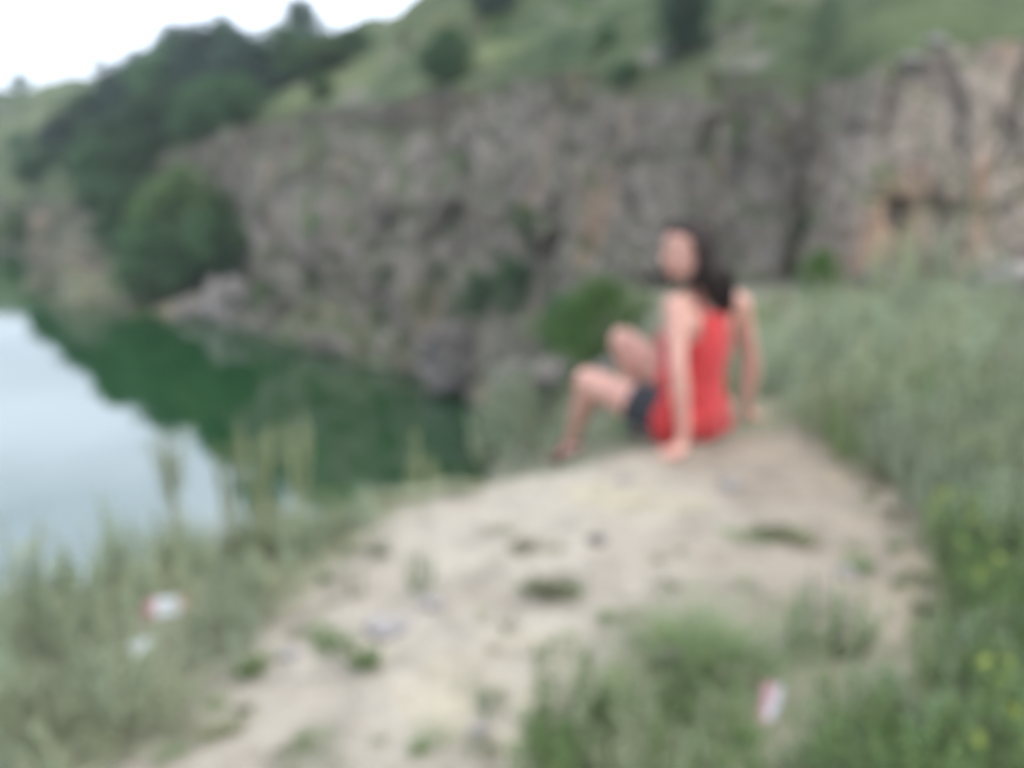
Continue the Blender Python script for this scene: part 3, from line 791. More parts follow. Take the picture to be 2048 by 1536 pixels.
one(MAT[0], 1590, 1085, .7, 'right end of the olive growth across the upper path')
one(TUFT[1], 1375, 1035, .35, 'small dry tuft on the upper path', 'grass')
one(SAGE[3], 1640, 1300, .75, 'round grey-green bush alone on the right of the path')
one(SAGE[1], 1655, 1315, .8, 'grey-green plant in front of the round bush on the right of the path')
one(HERB[0], 1610, 1300, .55, 'dark green herb at the left side of the round grey-green bush')
one(HERB[0], 1690, 1315, .6, 'dark green herb at the foot of the round grey-green bush')
one(GTUFT[0], 1400, 1345, 1.1, 'dense dark green grass in the middle of the mound', 'grass')
one(TUFT[1], 1360, 1320, 1.2, 'big mound of pale green grass right of the path', 'grass')
one(GTUFT[0], 1465, 1350, 1.0, 'dense green grass beside the pale mound', 'grass')
one(TUFT[1], 1260, 1240, .4, 'small light tuft left of the grass mound', 'grass')
one(SAGE[1], 1200, 1400, .45, 'grey sprig below the light tuft')
one(SAGE[3], 975, 1440, .3, 'grey-green sprig at the bottom of the path')
one(HERB[0], 1130, 1500, .85, 'leafy green plant at the bottom edge where the path ends')
one(TUFT[1], 620, 1545, .6, 'grass tuft on the path at the bottom edge', 'grass')
one(MAT[0], 440, 1480, .6, 'small olive herb at the lower left of the path')
one(HERB[1], 1690, 925, .8, 'olive-green bush spreading over the far right of the path')
one(HERB[0], 1640, 880, .7, 'low green plant at the path edge right of the woman')
for px, py, lb in [(1895, 1160, 'yellow-flowered herb at the right edge of the path'), (2030, 1290, 'yellow-flowered herb at the right picture edge'), (1990, 1590, 'yellow-flowered herb in the lower right corner'), (1935, 1020, 'yellow-flowered herb high on the right bank')]:
    one(FLOW[0], px, py, .85, lb)
for px, py, s_, lb in [(1060, 1185, .3, 'short olive grass at the left of the wide herb mat'), (1140, 1190, .33, 'short olive grass at the right of the wide herb mat'), (1450, 1078, .32, 'short grass at the left end of the growth across the upper path'), (1575, 1075, .34, 'short grass at the right end of the growth across the upper path')]:
    one(GTUFT[0], px, py, s_, lb, 'grass', sz=s_ * .6)
def fringe():
    random.seed(91); k = 0
    for _ in range(3000):
        if k >= 60: break
        x, y = random.uniform(200, 1900), random.uniform(900, 1530); p = on_ground(x, y)
        if not -.22 < poly_dist(p.x, p.y) < .02 or sd1(p.x, p.y) > -.03 or y < 1000 and x < 1500: continue
        if random.random() < (-poly_dist(p.x, p.y)) * 3: continue
        k += 1; s_ = random.uniform(.18, .42)
        put(random.choice(TUFT[:2] + GTUFT + MAT), p, s_, None, 'small weedy tuft on the ragged edge of the bare path', 'grass', 'small tufts fringing the path', s_ * .8)
fringe()
# below the rim, left of the woman, tops showing above the edge
for i, (px, py, D, s, pr, lb) in enumerate([(1050, 850, 4.6, 1.0, SAGE[3], 'pale silvery plant below the rim left of her foot'), (1100, 830, 4.9, 1.0, SAGE[2], 'silvery plant behind her lower leg'),
        (1010, 880, 4.5, .9, SAGE[0], 'grey-green plant below the rim above the lake'), (900, 905, 4.3, .9, HERB[1], 'dark green herb leaning out below the rim'),
        (840, 930, 4.1, .9, FEATH[1], 'feathery grass rising from below the rim'), (960, 900, 4.3, .8, HERB[0], 'green herb just below the rim'),
        (1160, 850, 5.1, 1.0, SAGE[3], 'silvery plant between her lower legs'), (780, 960, 3.9, .7, HERB[0], 'green herb low on the rim above dark water'), (1230, 850, 5.3, 1.0, SAGE[1], 'grey plant under her raised knee')]):
    random.seed(500 + i); q = at(px, py, D); g0 = gz(q.x, q.y); h = (q.z + .12) - g0
    put(pr, Vector((q.x, q.y, g0)), max(.6, min(1.5, h / .32)) * 1.0, None, lb, 'plant')

# the slope that falls away behind the woman
SLOPE = [(1010, 880), (1070, 790), (1160, 715), (1300, 650), (1420, 640), (1545, 640), (1545, 840), (1300, 880), (1100, 925)]
def scatter_slope():
    random.seed(61); k = t = 0
    while k < 80 and t < 4000:
        t += 1; x, y = random.uniform(1000, 1560), random.uniform(630, 930)
        if not pin(SLOPE, x, y): continue
        p = on_ground(x, y)
        if p.y > 24 or (p.y < 5.6 and x > 1200) or any((p - u).length < .16 + .02 * p.y for u in USED[-200:]): continue
        USED.append(p); k += 1
        put(random.choice(SAGE + SAGE[2:] + HERB), p, random.uniform(.9, 1.5) * (1 + .035 * p.y), None, 'greyish herb on the steep slope falling to the lake behind the woman', 'plant', 'herbs on the slope behind the woman')
scatter_slope()
for px, py, a, b, lb in [(1150, 745, 90, 50, 'grey rock sticking out of the slope under the bright bush'), (1225, 745, 70, 40, 'small grey rock right of the one under the bright bush'), (1075, 800, 60, 40, 'grey rock on the slope just above the lake'), (1345, 668, 60, 36, 'small rock on the slope behind the red top')]:
    boulder(px, py, a, b, M['boulder'], lb, None, px * .13)
for i, (px, py, s_) in enumerate([(1790, 600, 2.6), (1850, 600, 3.2), (1905, 605, 2.9), (1965, 600, 2.2)]):
    one(SAGE[i % 4], px, py, s_, 'tall pale wormwood standing against the pale rock face', group='tall wormwood against the rock')
for i, (px, py, kk) in enumerate([(1005, 905, 1.), (1050, 900, 1.15), (1095, 905, 1.1), (1040, 935, .8), (985, 935, .8), (1125, 925, .7), (1075, 870, 1.), (1025, 860, .9), (945, 930, .8), (900, 945, .6)]):
    q = on_ground(px, py); one(SAGE[(3, 2, 0, 3, 1)[i % 5]], px, py, kk * max(1., q.length / 3.9), 'pale silvery plant on the slope just beyond the rim, left of the near foot', group='silvery plants beyond the rim')
# low scrub dotted over the grass above the cliff
def cliff_shrubs():
    random.seed(83); spots = [(470, 560), (560, 520), (600, 560), (660, 520), (760, 560), (740, 640), (800, 690), (880, 540), (920, 640), (580, 640), (1010, 520), (1040, 640), (870, 700), (960, 480), (700, 470), (820, 440), (500, 620), (930, 330), (620, 330), (1540, 440)]
    for i, (px, py) in enumerate(spots):
        wd = random.uniform(40, 80)
        bank_plant(random.choice(['small', 'olive']), i, px, py, py - wd * random.uniform(.35, .6), wd, 'low green growth clinging to a ledge of the cliff face', 'shrub', 'growth on the cliff ledges')
cliff_shrubs()
def scrub():
    random.seed(71)
    for i in range(46):
        px = random.uniform(760, 2048); py = random.uniform(2, 128); 
        if px < 1000 and py < 40 + (1000 - px) * .1: continue
        if abs(px - 1368) < 70: continue
        p = on_bank(px, py)
        if p.y < 20: continue
        wd = random.uniform(22, 60)
        bank_plant(random.choice(['small', 'olive', 'olive', 'bush']), i, px, py, py - wd * random.uniform(.4, .7), wd, 'low scrubby bush on the grass slope above the cliff', 'shrub', 'scrub on the grass slope', p=p)
scrub()

# short grass cover (stuff)
def cover():
    random.seed(44); b = Buf(); n = 0
    while n < 26000:
        D = 1.3 + 8.5 * random.random() ** 1.3; px = random.uniform(-60, 2110); x = (px - 1024) / FPX * D * 1.02
        p = Vector((x, D, 0)); s = sd1(x, D)
        if s > .5: continue
        m = poly_dist(x, D) if D < 6 else 1
        if m < -.02 and random.random() < .985: continue
        if m < .12 and random.random() < .5: continue
        p.z = gz(x, D) + noise.fractal(Vector((x, D, 0)) * 1.3, .9, 2.1, 3) * .028
        a = random.uniform(0, 6.28); k = .7 + .08 * D
        b.blade(p, Vector((math.cos(a) * .6, math.sin(a) * .6, 1)), random.uniform(.03, .085) * k, .004 * k, random.uniform(.2, 1.2), 2); n += 1
    tag(link('grass', b.mesh('grass'), M['grass']), 'short dry grass covering the ledge around the bare path', 'grass', kind='stuff')
cover()
def gravel():
    random.seed(45); b = Buf(); n = 0
    while n < 1300:
        D = 1.5 + 3.4 * random.random(); x = random.uniform(-1.5, 2.2)
        if poly_dist(x, D) > .1 or sd1(x, D) > 0: continue
        r = .002 + .0065 * random.random() ** 4; z = gz(x, D) + noise.fractal(Vector((x, D, 0)) * 1.3, .9, 2.1, 3) * .028 + noise.fractal(Vector((x, D, 0)) * 7, .9, 2.1, 3) * .007
        m = Matrix.Rotation(random.uniform(0, 6), 3, 'Z'); n0 = len(b.v)
        for c in [(1, 0, 0), (.3, .8, .1), (-.7, .6, 0), (-.9, -.4, .1), (.1, -.8, 0), (.1, 0, .7), (0, 0, -.5)]:
            b.v.append(Vector((x, D, z + r * .2)) + m @ (Vector(c) * r * random.uniform(.8, 1.2)))
        for k in range(5):
            b.f.append((n0 + k, n0 + (k + 1) % 5, n0 + 5)); b.f.append((n0 + (k + 1) % 5, n0 + k, n0 + 6))
        n += 1
    tag(link('gravel', b.mesh('gravel'), M['grit']), 'loose grit and pebbles on the bare path', 'gravel', kind='stuff')
gravel()

# ------------------------------------------------------------------ litter
def crumple(name, loc, sx, sy, rz, mats, label, amp=.25, seed=1, tilt=(0, 0), band=None):
    bm = bmesh.new(); n = 22; g = []
    for i in range(n):
        for j in range(n):
            u, v = i / (n - 1) - .5, j / (n - 1) - .5
            q = Vector((u * 4 + seed, v * 4, seed)); f = noise.fractal(q, .8, 2.2, 4)
            ds, ps = noise.voronoi(q * 1.3); f2 = ds[1] - ds[0]
            g.append(bm.verts.new((u * sx * (1 - .2 * abs(v)) + f * .01, v * sy + f2 * .008, (f * .5 + f2 * .5 + math.cos(u * 3) * .3) * amp * min(sx, sy))))
    for i in range(n - 1):
        for j in range(n - 1):
            fc = bm.faces.new((g[i * n + j], g[(i + 1) * n + j], g[(i + 1) * n + j + 1], g[i * n + j + 1]))
            if band: fc.material_index = band(i / (n - 1), j / (n - 1))
    me = bpy.data.meshes.new(name); bm.to_mesh(me); bm.free()
    o = link(name, me, mats); o.location = loc + Vector((0, 0, .02)); o.rotation_euler = (tilt[0], tilt[1], rz)
    md = o.modifiers.new('t', 'SOLIDIFY'); md.thickness = .0008
    return tag(o, label, 'litter')
WHITE = plain('white_wrapper', (.55, .57, .58), .45); PINK = plain('pink_wrapper', (.55, .30, .32), .4); ORNG = plain('orange_wrapper', (.42, .17, .09), .5)
crumple('wrapper', on_ground(335, 1235), .115, .06, .25, [WHITE, PINK, ORNG], 'crumpled white wrapper with pink and orange ends in the left plants', .45, 1, (.5, 0), lambda u, v: 1 if u < .22 else (2 if u > .8 else 0))
crumple('plastic_scrap', on_ground(285, 1322), .06, .045, .8, [WHITE], 'small pale scrap of plastic below the crumpled wrapper', .4, 3, (.5, .1))
crumple('paper_packet', on_ground(1535, 1445), .038, .095, -.55, [WHITE, PINK], 'pink and white packet stuck in the plants at the bottom right', .3, 5, (.7, .0), lambda u, v: 1 if u < .55 else 0)
for r_ in [x for L in TP.values() for x in L] + SAGE + HERB + FLOW + TUFT + FEATH + MAT + GTUFT:      # prototypes nothing used
    if r_.name not in FIRST:
        for ch in KIDS.get(r_.name, []): bpy.data.objects.remove(ch)
        bpy.data.objects.remove(r_)
# ------------------------------------------------------------------ the seated woman
def skin_mat():
    m, t, bs, out = new_mat('skin')
    g = t.nodes.new('ShaderNodeNewGeometry')
    n = tnoise(t, 14, 4, .6, g.outputs['Position']); r = ramp(t, n.outputs['Fac'], [(.35, (.50, .255, .195)), (.65, (.60, .335, .255))])
    t.links.new(r.outputs[0], bs.inputs['Base Color']); bs.inputs['Roughness'].default_value = .5
    bs.inputs['Subsurface Weight'].default_value = .25; bs.inputs['Subsurface Radius'].default_value = (.012, .005, .003); bs.inputs['Subsurface Scale'].default_value = 1.0
    n2 = tnoise(t, 260, 3, .6, g.outputs['Position']); bump(t, bs, n2.outputs['Fac'], .15, .002)
    return m
def cloth_mat(name, c, s=500):
    m, t, bs, out = new_mat(name)
    g = t.nodes.new('ShaderNodeNewGeometry'); n = tnoise(t, s, 2, .5, g.outputs['Position']); n2 = tnoise(t, 9, 4, .6, g.outputs['Position'])
    r = ramp(t, n2.outputs['Fac'], [(.3, tuple(x * .88 for x in c)), (.7, tuple(min(1, x * 1.1) for x in c))])
    t.links.new(r.outputs[0], bs.inputs['Base Color']); bs.inputs['Roughness'].default_value = .85
    bs.inputs['Sheen Weight'].default_value = .15
    h = mixc(t, .25, n2.outputs['Fac'], n.outputs['Fac']); bump(t, bs, h.outputs[0], .35, .012)
    return m
SKIN = skin_mat(); RED = cloth_mat('red_jersey', (.47, .030, .030)); BLK = cloth_mat('black_cotton', (.022, .023, .026))
HAIR = plain('dark_hair', (.028, .016, .012), .72, 60, .002, .5)
LIPS = plain('lips', (.42, .11, .10), .4); WHT = plain('eye_white', (.7, .68, .65), .2); IRIS = plain('iris', (.03, .018, .012), .15)
SANDAL = plain('sandal_leather', (.10, .035, .025), .5, 60, .002)
UP = Vector((0, 0, 1))
def frame(d, ref=UP):
    d = d.normalized(); s = d.cross(ref)
    if s.length < 1e-4: s = d.orthogonal()
    s.normalize(); return Matrix((s, d, s.cross(d))).transposed()      # columns: side, along, normal
class Clay:
    def __init__(s): s.v = []; s.f = []
    def ell(s, c, rad, rot=None, nu=20, nv=12):
        n0 = len(s.v); rot = rot or Matrix.Identity(3)
        for i in range(nv + 1):
            th = math.pi * i / nv
            for j in range(nu):
                a = 2 * math.pi * j / nu
                s.v.append(c + rot @ Vector((math.cos(a) * math.sin(th) * rad[0], math.sin(a) * math.sin(th) * rad[1], math.cos(th) * rad[2])))
        for i in range(nv):
            for j in range(nu): s.f.append((n0 + i * nu + j, n0 + (i + 1) * nu + j, n0 + (i + 1) * nu + (j + 1) % nu, n0 + i * nu + (j + 1) % nu))
    def limb(s, pts, rad, n=18, flat=1., ref=UP):
        """tapering rounded limb through points"""
        P, Rr = [], []
        m = len(pts)
        for k in range(m - 1):
            for q in range(5):
                t = q / 5; p0, p1, p2, p3 = pts[max(k - 1, 0)], pts[k], pts[k + 1], pts[min(k + 2, m - 1)]
                P.append(.5 * ((2 * p1) + (p2 - p0) * t + (2 * p0 - 5 * p1 + 4 * p2 - p3) * t * t + (3 * p1 - p0 - 3 * p2 + p3) * t ** 3))
                Rr.append(rad[k] + (rad[k + 1] - rad[k]) * (t * t * (3 - 2 * t)))
        P.append(pts[-1]); Rr.append(rad[-1])
        n0 = len(s.v)
        for k, p in enumerate(P):
            d = P[min(k + 1, len(P) - 1)] - P[max(k - 1, 0)]; F = frame(d, ref)
            for j in range(n):
                a = 2 * math.pi * j / n; s.v.append(p + F @ Vector((math.cos(a) * Rr[k], 0, math.sin(a) * Rr[k] * flat)))
        for k in range(len(P) - 1):
            for j in range(n): s.f.append((n0 + k * n + j, n0 + k * n + (j + 1) % n, n0 + (k + 1) * n + (j + 1) % n, n0 + (k + 1) * n + j))
        s.f.append(tuple(n0 + j for j in range(n))[::-1]); s.f.append(tuple(n0 + (len(P) - 1) * n + j for j in range(n)))
        s.ell(P[0], (Rr[0] * .98,) * 3, None, 14, 8); s.ell(P[-1], (Rr[-1] * .98,) * 3, None, 14, 8)
    def bake(s, name, voxel, smooth=4, fac=.5):
        me = mesh(name + '_raw', s.v, s.f); o = bpy.data.objects.new(name + '_raw', me); COL.objects.link(o)
        r = o.modifiers.new('r', 'REMESH'); r.mode = 'VOXEL'; r.voxel_size = voxel; r.use_smooth_shade = True
        k = o.modifiers.new('s', 'SMOOTH'); k.factor = fac; k.iterations = smooth
        bpy.context.view_layer.update()
        out = bpy.data.meshes.new_from_object(o.evaluated_get(bpy.context.evaluated_depsgraph_get()))
        bpy.data.objects.remove(o); out.name = name; out.materials.clear()
        out.polygons.foreach_set('use_smooth', [True] * len(out.polygons)); return out

def on_z(px, py, h):
    """the point seen at px, py that lies h above the ground"""
    Y = 3.2
    while Y < 6:
        p = at(px, py, Y)
        if p.z - gz(p.x, p.y) <= h: return p
        Y += .005
    return at(px, py, 4)
J = dict(
    hipL=at(1340, 836, 3.88), hipR=at(1410, 826, 4.03), kneeL=at(1176, 762, 4.06), ankL=at(1146, 878, 4.22),
    kneeR=at(1246, 682, 4.13), ankR=at(1300, 842, 4.16),
    waist=at(1382, 756, 3.96), chest=at(1394, 680, 3.96), neckb=at(1410, 600, 3.97),
    shL=at(1352, 612, 3.86), elL=at(1357, 742, 3.75), shR=at(1478, 608, 4.07), elR=at(1503, 722, 4.15))
J['wrL'] = on_z(1368, 866, .075); J['wrR'] = on_z(1492, 812, .075)
pel = (J['hipL'] + J['hipR']) / 2
rv = (J['shR'] - J['shL']); rv.z = 0; rv.normalize(); fv = Vector((-rv.y, rv.x, 0))
T3 = Matrix((rv, fv, UP)).transposed()
body = Clay()
# trunk: pelvis, belly, ribcage, shoulders
body.ell(pel + Vector((0, 0, .01)), (.148, .112, .112), T3)
for s_, hp in ((-1, 'hipL'), (1, 'hipR')):
    body.ell(J[hp] - fv * .012 - UP * .006, (.080, .085, .088), T3)      # seat
body.limb([pel + fv * -.01, J['waist'], J['chest'], J['neckb'] - UP * .05 - fv * .0], [.115, .105, .118, .085], 22)
body.ell(J['waist'], (.128, .095, .10), T3); body.ell(J['chest'] + UP * .0, (.150, .108, .13), T3)
body.ell(J['chest'] + UP * .07, (.150, .090, .08), T3)
for s_ in (-1, 1): body.ell(J['chest'] + rv * s_ * .065 + fv * .085 - UP * .0, (.055, .05, .055), T3)
for s_, sh in ((-1, 'shL'), (1, 'shR')):
    body.limb([J['neckb'] - UP * .02, J['neckb'] + (J[sh] - J['neckb']) * .5 + UP * .012 - UP * .015, J[sh] + UP * .005], [.050, .044, .046], 14)
    body.ell(J[sh] - UP * .012, (.052, .052, .060), T3)
    body.ell(J['chest'] + UP * .075 + rv * s_ * .085 - fv * .055, (.058, .035, .065), T3)   # shoulder blade
# head
HC = at(1368, 500, 3.93); hf = Vector((-.82, -.55, -.06)).normalized(); hs = hf.cross(UP).normalized(); hu = hs.cross(hf)
H3 = Matrix((hs, hf, hu)).transposed()
def hp(x, y, z): return HC + hs * x + hf * y + hu * z
body.limb([J['neckb'] - UP * .02, (J['neckb'] + hp(0, -.03, -.07)) / 2 - fv * .004, hp(0, -.02, -.05)], [.060, .051, .052], 18)
body.ell(hp(0, -.012, .022), (.074, .094, .086), H3, 28, 18)
body.ell(hp(0, .030, -.030), (.058, .054, .072), H3, 24, 16)          # face
body.ell(hp(0, .050, -.083), (.026, .024, .022), H3)                 # chin
body.limb([hp(-.052, .0, -.045), hp(-.040, .03, -.070), hp(0, .055, -.085), hp(.040, .03, -.070), hp(.052, .0, -.045)], [.020, .018, .016, .018, .020], 10)
body.limb([hp(0, .082, .012), hp(0, .094, -.008), hp(0, .103, -.024)], [.007, .009, .0115], 10)   # nose
for s_ in (-1, 1):
    body.ell(hp(s_ * .011, .090, -.029), (.007, .008, .006), H3)
    body.ell(hp(s_ * .032, .060, -.022), (.024, .015, .020), H3)     # cheek
    body.ell(hp(s_ * .030, .074, .018), (.022, .010, .007), H3)      # brow ridge
    body.ell(hp(s_ * .073, -.012, -.008), (.007, .018, .030), H3)    # ear
body.ell(hp(0, .075, -.050), (.023, .011, .0065), H3); body.ell(hp(0, .075, -.060), (.020, .011, .007), H3)   # lips
# arms
def arm(sh, el, wr):
    a, b, c = J[sh], J[el], J[wr]; u = (b - a); v = (c - b)
    body.limb([a, a + u * .35, a + u * .8, b, b + v * .25, b + v * .7, c], [.046, .043, .035, .034, .037, .029, .0235], 18)
arm('shL', 'elL', 'wrL'); arm('shR', 'elR', 'wrR')
def hand(w_, aim, thumb_side, curl=.1):
    """palm laid on the ground, five fingers spread"""
    aim = aim.normalized(); side = aim.cross(UP).normalized()
    def gd(p, h): return Vector((p.x, p.y, max(gz(p.x, p.y) + h, min(p.z, gz(p.x, p.y) + h))))
    heel = gd(w_ + aim * .028, .020); kn = gd(w_ + aim * .090, .017)
    body.limb([w_, (w_ + heel) / 2 + UP * .004, heel], [.0235, .024, .024], 14)
    for k in range(4):
        o = (k - 1.5) * .0185
        a = heel + side * o * .6; b = kn + side * o + aim * (-.004 * abs(k - 1.2)) + UP * .004
        body.limb([a, b], [.0155, .0115], 10)
        L = (.062, .072, .067, .052)[k] if thumb_side < 0 else (.052, .067, .072, .062)[k]
        d = (aim + side * (k - 1.5) * .13).normalized()
        m1 = gd(b + d * L * .45, .0155); m2 = gd(b + d * L * .78, .0105); e = gd(b + d * L, .0072)
        body.limb([b, m1, m2, e], [.0098, .0086, .0076, .0062], 10)
    d = (aim * .6 + side * thumb_side).normalized(); a = heel + side * thumb_side * .018 + aim * .004
    body.limb([a, gd(a + d * .032, .013), gd(a + d * .058, .008)], [.0145, .0105, .0075], 10)
hand(J['wrL'], Vector((-.55, -.80, 0)), 1); hand(J['wrR'], Vector((.45, .55, 0)), -1)
# legs
def leg(h, k, a, toe):
    H, K, A = J[h], J[k], J[a]; u = K - H; v = A - K; back = (-(K - (H + A) / 2)).normalized()
    body.limb([H, H + u * .3, H + u * .75, K, K + v * .06], [.092, .086, .066, .056, .052], 22)
    body.ell(K, (.055, .055, .055))
    body.limb([K, K + v * .25 + back * .012, K + v * .55 + back * .006, K + v * .85, A], [.052, .054, .043, .031, .029], 20)
    toe = toe.normalized(); s_ = toe.cross(UP).normalized()
    heel = A - toe * .035 - UP * .045; ball = A + toe * .12 - UP * .062
    body.limb([A, heel], [.030, .027], 14); body.limb([A - UP * .01, A + toe * .06 - UP * .035, ball], [.030, .027, .020], 14)
    body.limb([heel, (heel + ball) / 2 - UP * .002, ball], [.024, .026, .022], 14)
    for q in range(5):
        o = (q - 2) * .0165; b = ball + s_ * o
        body.limb([b - toe * .02, b + toe * (.030 + (.006 if abs(q) == 0 else -.002 * q)) - UP * .004], [.012, .0085 + (.002 if q == 0 else 0)], 8)
    return heel, ball, toe, s_
FL = leg('hipL', 'kneeL', 'ankL', Vector((-.38, .80, -.28))); FR = leg('hipR', 'kneeR', 'ankR', Vector((-.35, .90, -.1)))
bme = body.bake('person', .0042, 5, .5)
for ch in ():
    pass
woman = link('person', bme, SKIN)
tag(woman, 'long-haired person in a red tank top and black shorts sitting on the cliff edge', 'person')
V = np.zeros(len(bme.vertices) * 3); bme.vertices.foreach_get('co', V); V = V.reshape(-1, 3)
NN = np.zeros(len(bme.vertices) * 3); bme.vertices.foreach_get('normal', NN); NN = NN.reshape(-1, 3)
NF = len(bme.polygons)
def segd(a, b):
    a, b = np.array(a), np.array(b); ab = b - a; t = np.clip((V - a) @ ab / (ab @ ab), 0, 1)
    return np.linalg.norm(V - (a + t[:, None] * ab), axis=1), t
PCn = np.array(pel); U = (V - PCn) @ np.array(rv); W = (V - PCn) @ np.array(fv); Hh = V[:, 2] - pel.z
dl, tl = segd(J['hipL'], J['kneeL']); dr, tr = segd(J['hipR'], J['kneeR'])
daL, taL = segd(J['shL'], J['elL']); daR, taR = segd(J['shR'], J['elR']); dfL, _ = segd(J['elL'], J['wrL']); dfR, _ = segd(J['elR'], J['wrR'])
dcL, _ = segd(J['kneeL'], J['ankL']); dcR, _ = segd(J['kneeR'], J['ankR'])
chest = np.array(J['chest']); spU = (V - chest) @ np.array(rv); spW = (V - chest) @ np.array(fv); spH = V[:, 2] - chest[2]
dhL = np.linalg.norm(V - np.array(J['wrL'] + Vector((-.05, -.07, -.055))), axis=1); dhR = np.linalg.norm(V - np.array(J['wrR'] + Vector((.055, .06, -.055))), axis=1)
trunk = (daL > .062 - .018 * taL) & (daR > .062 - .018 * taR) & (dfL > .043) & (dfR > .043) & (dhL > .105) & (dhR > .12)
# shirt: full round the body below the armpits, a narrow racer back and two straps above
belowp = spH < .035
back = spW < .01
half = np.where(back, .052 + .05 * np.clip((.10 - spH) / .07, 0, 1) ** 2, .095)
neck_lim = np.where(back, .135, .075 + .9 * np.clip(np.abs(spU) - .045, 0, .1))
strap = (np.abs(np.abs(spU) - .068) < .020) & (spH > .03) & (spH < .20)
upper = (spH >= .035) & (np.abs(spU) < half) & (spH < neck_lim)
hemz = pel.z - .070
thighs = ((dl < .105) & (tl > .16)) | ((dr < .105) & (tr > .16))
shirt = trunk & ((belowp & (spH > -1)) | upper | strap) & (V[:, 2] > hemz) & ~thighs & (dcR > .075) & (dcL > .08) & (W > -.30) & (spH < .2) & ((Hh > .03) | (W < -.005))
shorts = ((dl < .125) & (tl < .46) | (dr < .125) & (tr < .42) | (Hh < .12) & (np.abs(U) < .22)) & (Hh < .12 + .2 * (tl + tr)) & trunk & (dcR > .07) & (dcL > .07) & (spH < -.10) & ~((tl > .46) & (dl < .12)) & ~((tr > .46) & (dr < .12))
FV = np.zeros(NF * 4, dtype=int)
faces = [tuple(p.vertices) for p in bme.polygons]
def garment(name, mask, offs, mat, flare=None, it=6, folds=0):
    keep = [f for f in faces if all(mask[i] for i in f)]
    ids = sorted({i for f in keep for i in f}); mp_ = {i: k for k, i in enumerate(ids)}
    P = V[ids] + NN[ids] * np.asarray(offs)[ids][:, None]
    fs = [tuple(mp_[i] for i in f) for f in keep]
    # light smoothing of the offset sheet
    E = np.array([(f[k], f[(k + 1) % len(f)]) for f in fs for k in range(len(f))])
    for _ in range(it):
        acc = np.zeros_like(P); cnt = np.zeros(len(P)); np.add.at(acc, E[:, 0], P[E[:, 1]]); np.add.at(cnt, E[:, 0], 1); np.add.at(acc, E[:, 1], P[E[:, 0]]); np.add.at(cnt, E[:, 1], 1)
        P = P * .5 + acc / np.maximum(cnt, 1)[:, None] * .5
    if flare or folds:
        for k, p_ in enumerate(P):
            v = Vector(p_); h = v.z - pel.z; ang = math.atan2((v - pel).dot(fv), (v - pel).dot(rv))
            lo = max(0, min(1, (.34 - h) / .25))
            d = .0075 * lo * math.sin(h * 62 + 2.2 * math.sin(ang * 2) + 3 * noise.noise(v * 7)) * (.4 + .6 * noise.noise(v * 5 + Vector((3, 1, 2)))) + .006 * lo * noise.noise(Vector((ang * 3, h * 5, 1)))
            P[k] += NN[ids[k]] * d
    me = mesh(name, P, fs); o = link(name, me, mat, woman)
    so_ = o.modifiers.new('t', 'SOLIDIFY'); so_.thickness = .002; so_.offset = 1
    return o
wr = np.array([noise.fractal(Vector(v) * 9 + Vector((0, 0, v[2] * -4)), .8, 2.1, 3) for v in V])
fold = np.array([math.sin(v[2] * 55 + 3 * noise.noise(Vector(v) * 8)) for v in V])
o1 = .010 + .020 * np.clip((.02 - spH) / .16, 0, 1)
garment('tank_top', shirt, o1, RED, it=130, folds=1)
garment('shorts', shorts, .007 + .004 * wr, BLK)
# sandals
for heel, ball, toe, s_ in (FL, FR):
    c = Clay(); c.limb([heel - UP * .024, (heel + ball) / 2 - UP * .026, ball + toe * .03 - UP * .020], [.030, .032, .034], 16, .28)
    sd_ = link('sandal', c.bake('sandal', .004, 3), SANDAL, woman)
    c = Clay(); m_ = ball - toe * .03 + UP * .006
    c.limb([m_ - s_ * .036 - UP * .02, m_ - s_ * .022 + UP * .016, m_ + UP * .022, m_ + s_ * .022 + UP * .016, m_ + s_ * .036 - UP * .02], [.006] * 5, 8, 1.6)
    a_ = heel + UP * .03 + toe * .02
    c.limb([a_ - s_ * .033, a_ - toe * .034, a_ + s_ * .033, a_ + toe * .045, a_ - s_ * .033], [.005] * 5, 8, 1.6)
    link('strap', c.bake('strap', .0025, 2), SANDAL, sd_)
# face details
for s_ in (-1, 1):
    c = Clay(); c.ell(hp(s_ * .029, .0645, .002), (.0115, .012, .0085), H3, 16, 12); e = link('eye', mesh('eye', c.v, c.f), WHT, woman)
    c = Clay(); c.ell(hp(s_ * .029, .0725, .002), (.0062, .0052, .0062), H3, 14, 10); link('iris', mesh('iris', c.v, c.f), IRIS, e)
    c = Clay(); c.limb([hp(s_ * .014, .085, .0245), hp(s_ * .030, .082, .0275), hp(s_ * .045, .069, .023)], [.0028, .0030, .0018], 8)
    link('eyebrow', mesh('eyebrow', c.v, c.f), HAIR, woman)
c = Clay(); c.limb([hp(-.021, .082, -.055), hp(0, .086, -.051), hp(.021, .082, -.055)], [.002, .0050, .002], 10); c.limb([hp(-.019, .082, -.057), hp(0, .085, -.061), hp(.019, .082, -.057)], [.002, .0055, .002], 10)
link('lips', mesh('lips', c.v, c.f), LIPS, woman)
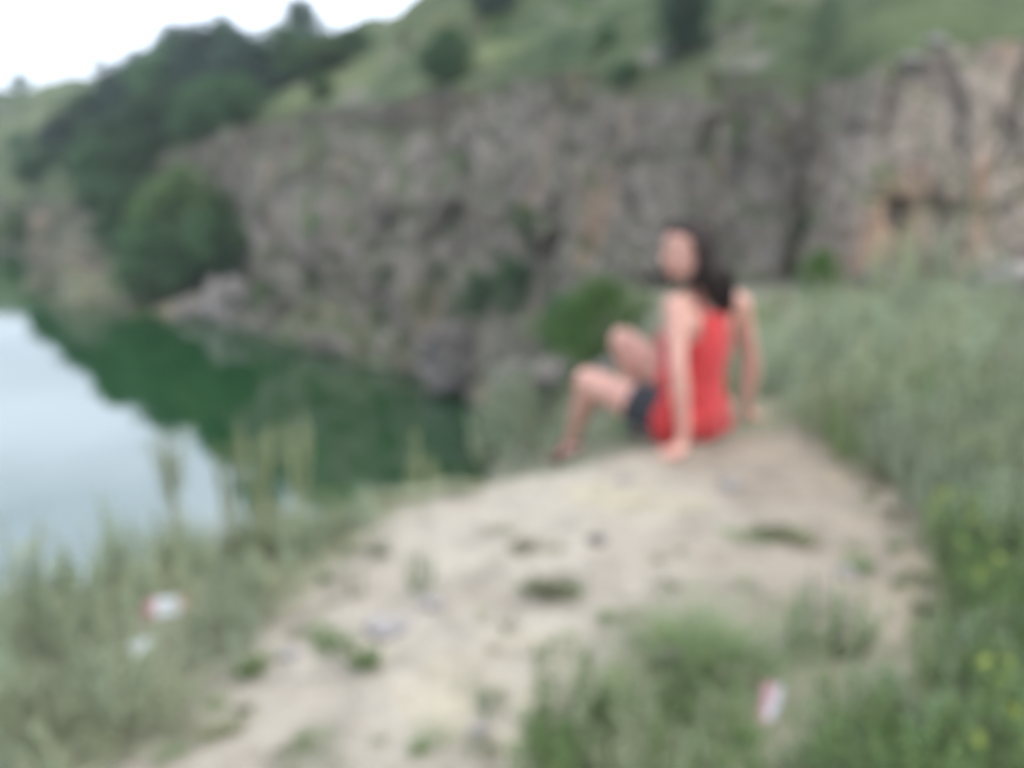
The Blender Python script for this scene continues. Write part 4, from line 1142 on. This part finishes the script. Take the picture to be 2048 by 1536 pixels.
# hair: a body of hair with separate locks laid over it
c = Clay()
c.ell(hp(0, -.034, .030), (.086, .095, .089), H3, 26, 18)
c.ell(hp(0, .000, .072), (.062, .066, .036), H3, 22, 14)
hb = [hp(0, -.060, .0), at(1412, 545, 3.93), at(1430, 590, 3.93), at(1440, 612, 3.95)]
c.limb(hb, [.080, .070, .054, .022], 20, .78, rv)
c.limb([hp(-.072, -.010, .02), hp(-.074, -.005, -.05), hp(-.066, .012, -.10), at(1345, 590, 3.84)], [.014, .016, .014, .006], 12)
c.limb([hp(.072, -.010, .02), hp(.074, -.005, -.05), hp(.066, .012, -.10)], [.020, .023, .018], 12)
hm = c.bake('hair', .006, 4)
hv = [v.co.copy() for v in hm.vertices]; hfc = [tuple(p.vertices) for p in hm.polygons]
random.seed(8); hbf = Buf()
top = hp(0, -.01, .118)
for i in range(1700):
    a = random.uniform(0, 6.28); cx, cy = math.cos(a), math.sin(a)
    if cy > .85: continue
    pts = []
    rootp = hp(cx * .020, cy * .02 - .012, .117)
    q1 = hp(cx * .074, cy * .085 - .028, .084) ; q2 = hp(cx * .096, cy * .108 - .030, .020)
    if cy > .45:
        sg_ = 1 if cx > 0 else -1; q1 = hp(sg_ * .045, .052 * cy, .100); q2 = hp(sg_ * .086, .022 * cy, .030); cx = sg_ * .9; cy = .1
    spread = Vector((random.uniform(-1, 1), random.uniform(-1, 1), random.uniform(-1, 1)))
    if cy > .05 and abs(cx) > .75:
        e1 = hp(cx * .092, -.002, -.055) + spread * .010; e2 = hp(cx * .080, .012 + random.uniform(-.02, .01), -.105) + spread * .010; e3 = e2 + Vector((-.02, -.01, -.05)) * random.uniform(.2, 1)
    else:
        off = rv * cx * random.uniform(.4, 1)
        e1 = hb[1] + off * .076 - fv * .056 * random.uniform(.3, 1.1) + spread * .010
        e2 = hb[2] + off * .068 - fv * .046 * random.uniform(.3, 1.1) + spread * .012
        e3 = hb[3] + off * .036 - fv * .026 + spread * .018 - UP * random.uniform(-.035, .035)
    cps = [rootp, q1, q2, e1, e2, e3]
    for k in range(5):
        for q in range(5):
            t = q / 5; p0, p1, p2, p3 = cps[max(k - 1, 0)], cps[k], cps[k + 1], cps[min(k + 2, 5)]
            pts.append(.5 * ((2 * p1) + (p2 - p0) * t + (2 * p0 - 5 * p1 + 4 * p2 - p3) * t * t + (3 * p1 - p0 - 3 * p2 + p3) * t ** 3) + UP * 0)
    pts.append(cps[-1]); hbf.tube(pts, .0021, .0006, 4)
n0 = len(hv); hv += hbf.v; hfc += [tuple(i + n0 for i in f) for f in hbf.f]
link('hair', mesh('hair', hv, hfc), HAIR, woman)
if HAZE: haze()
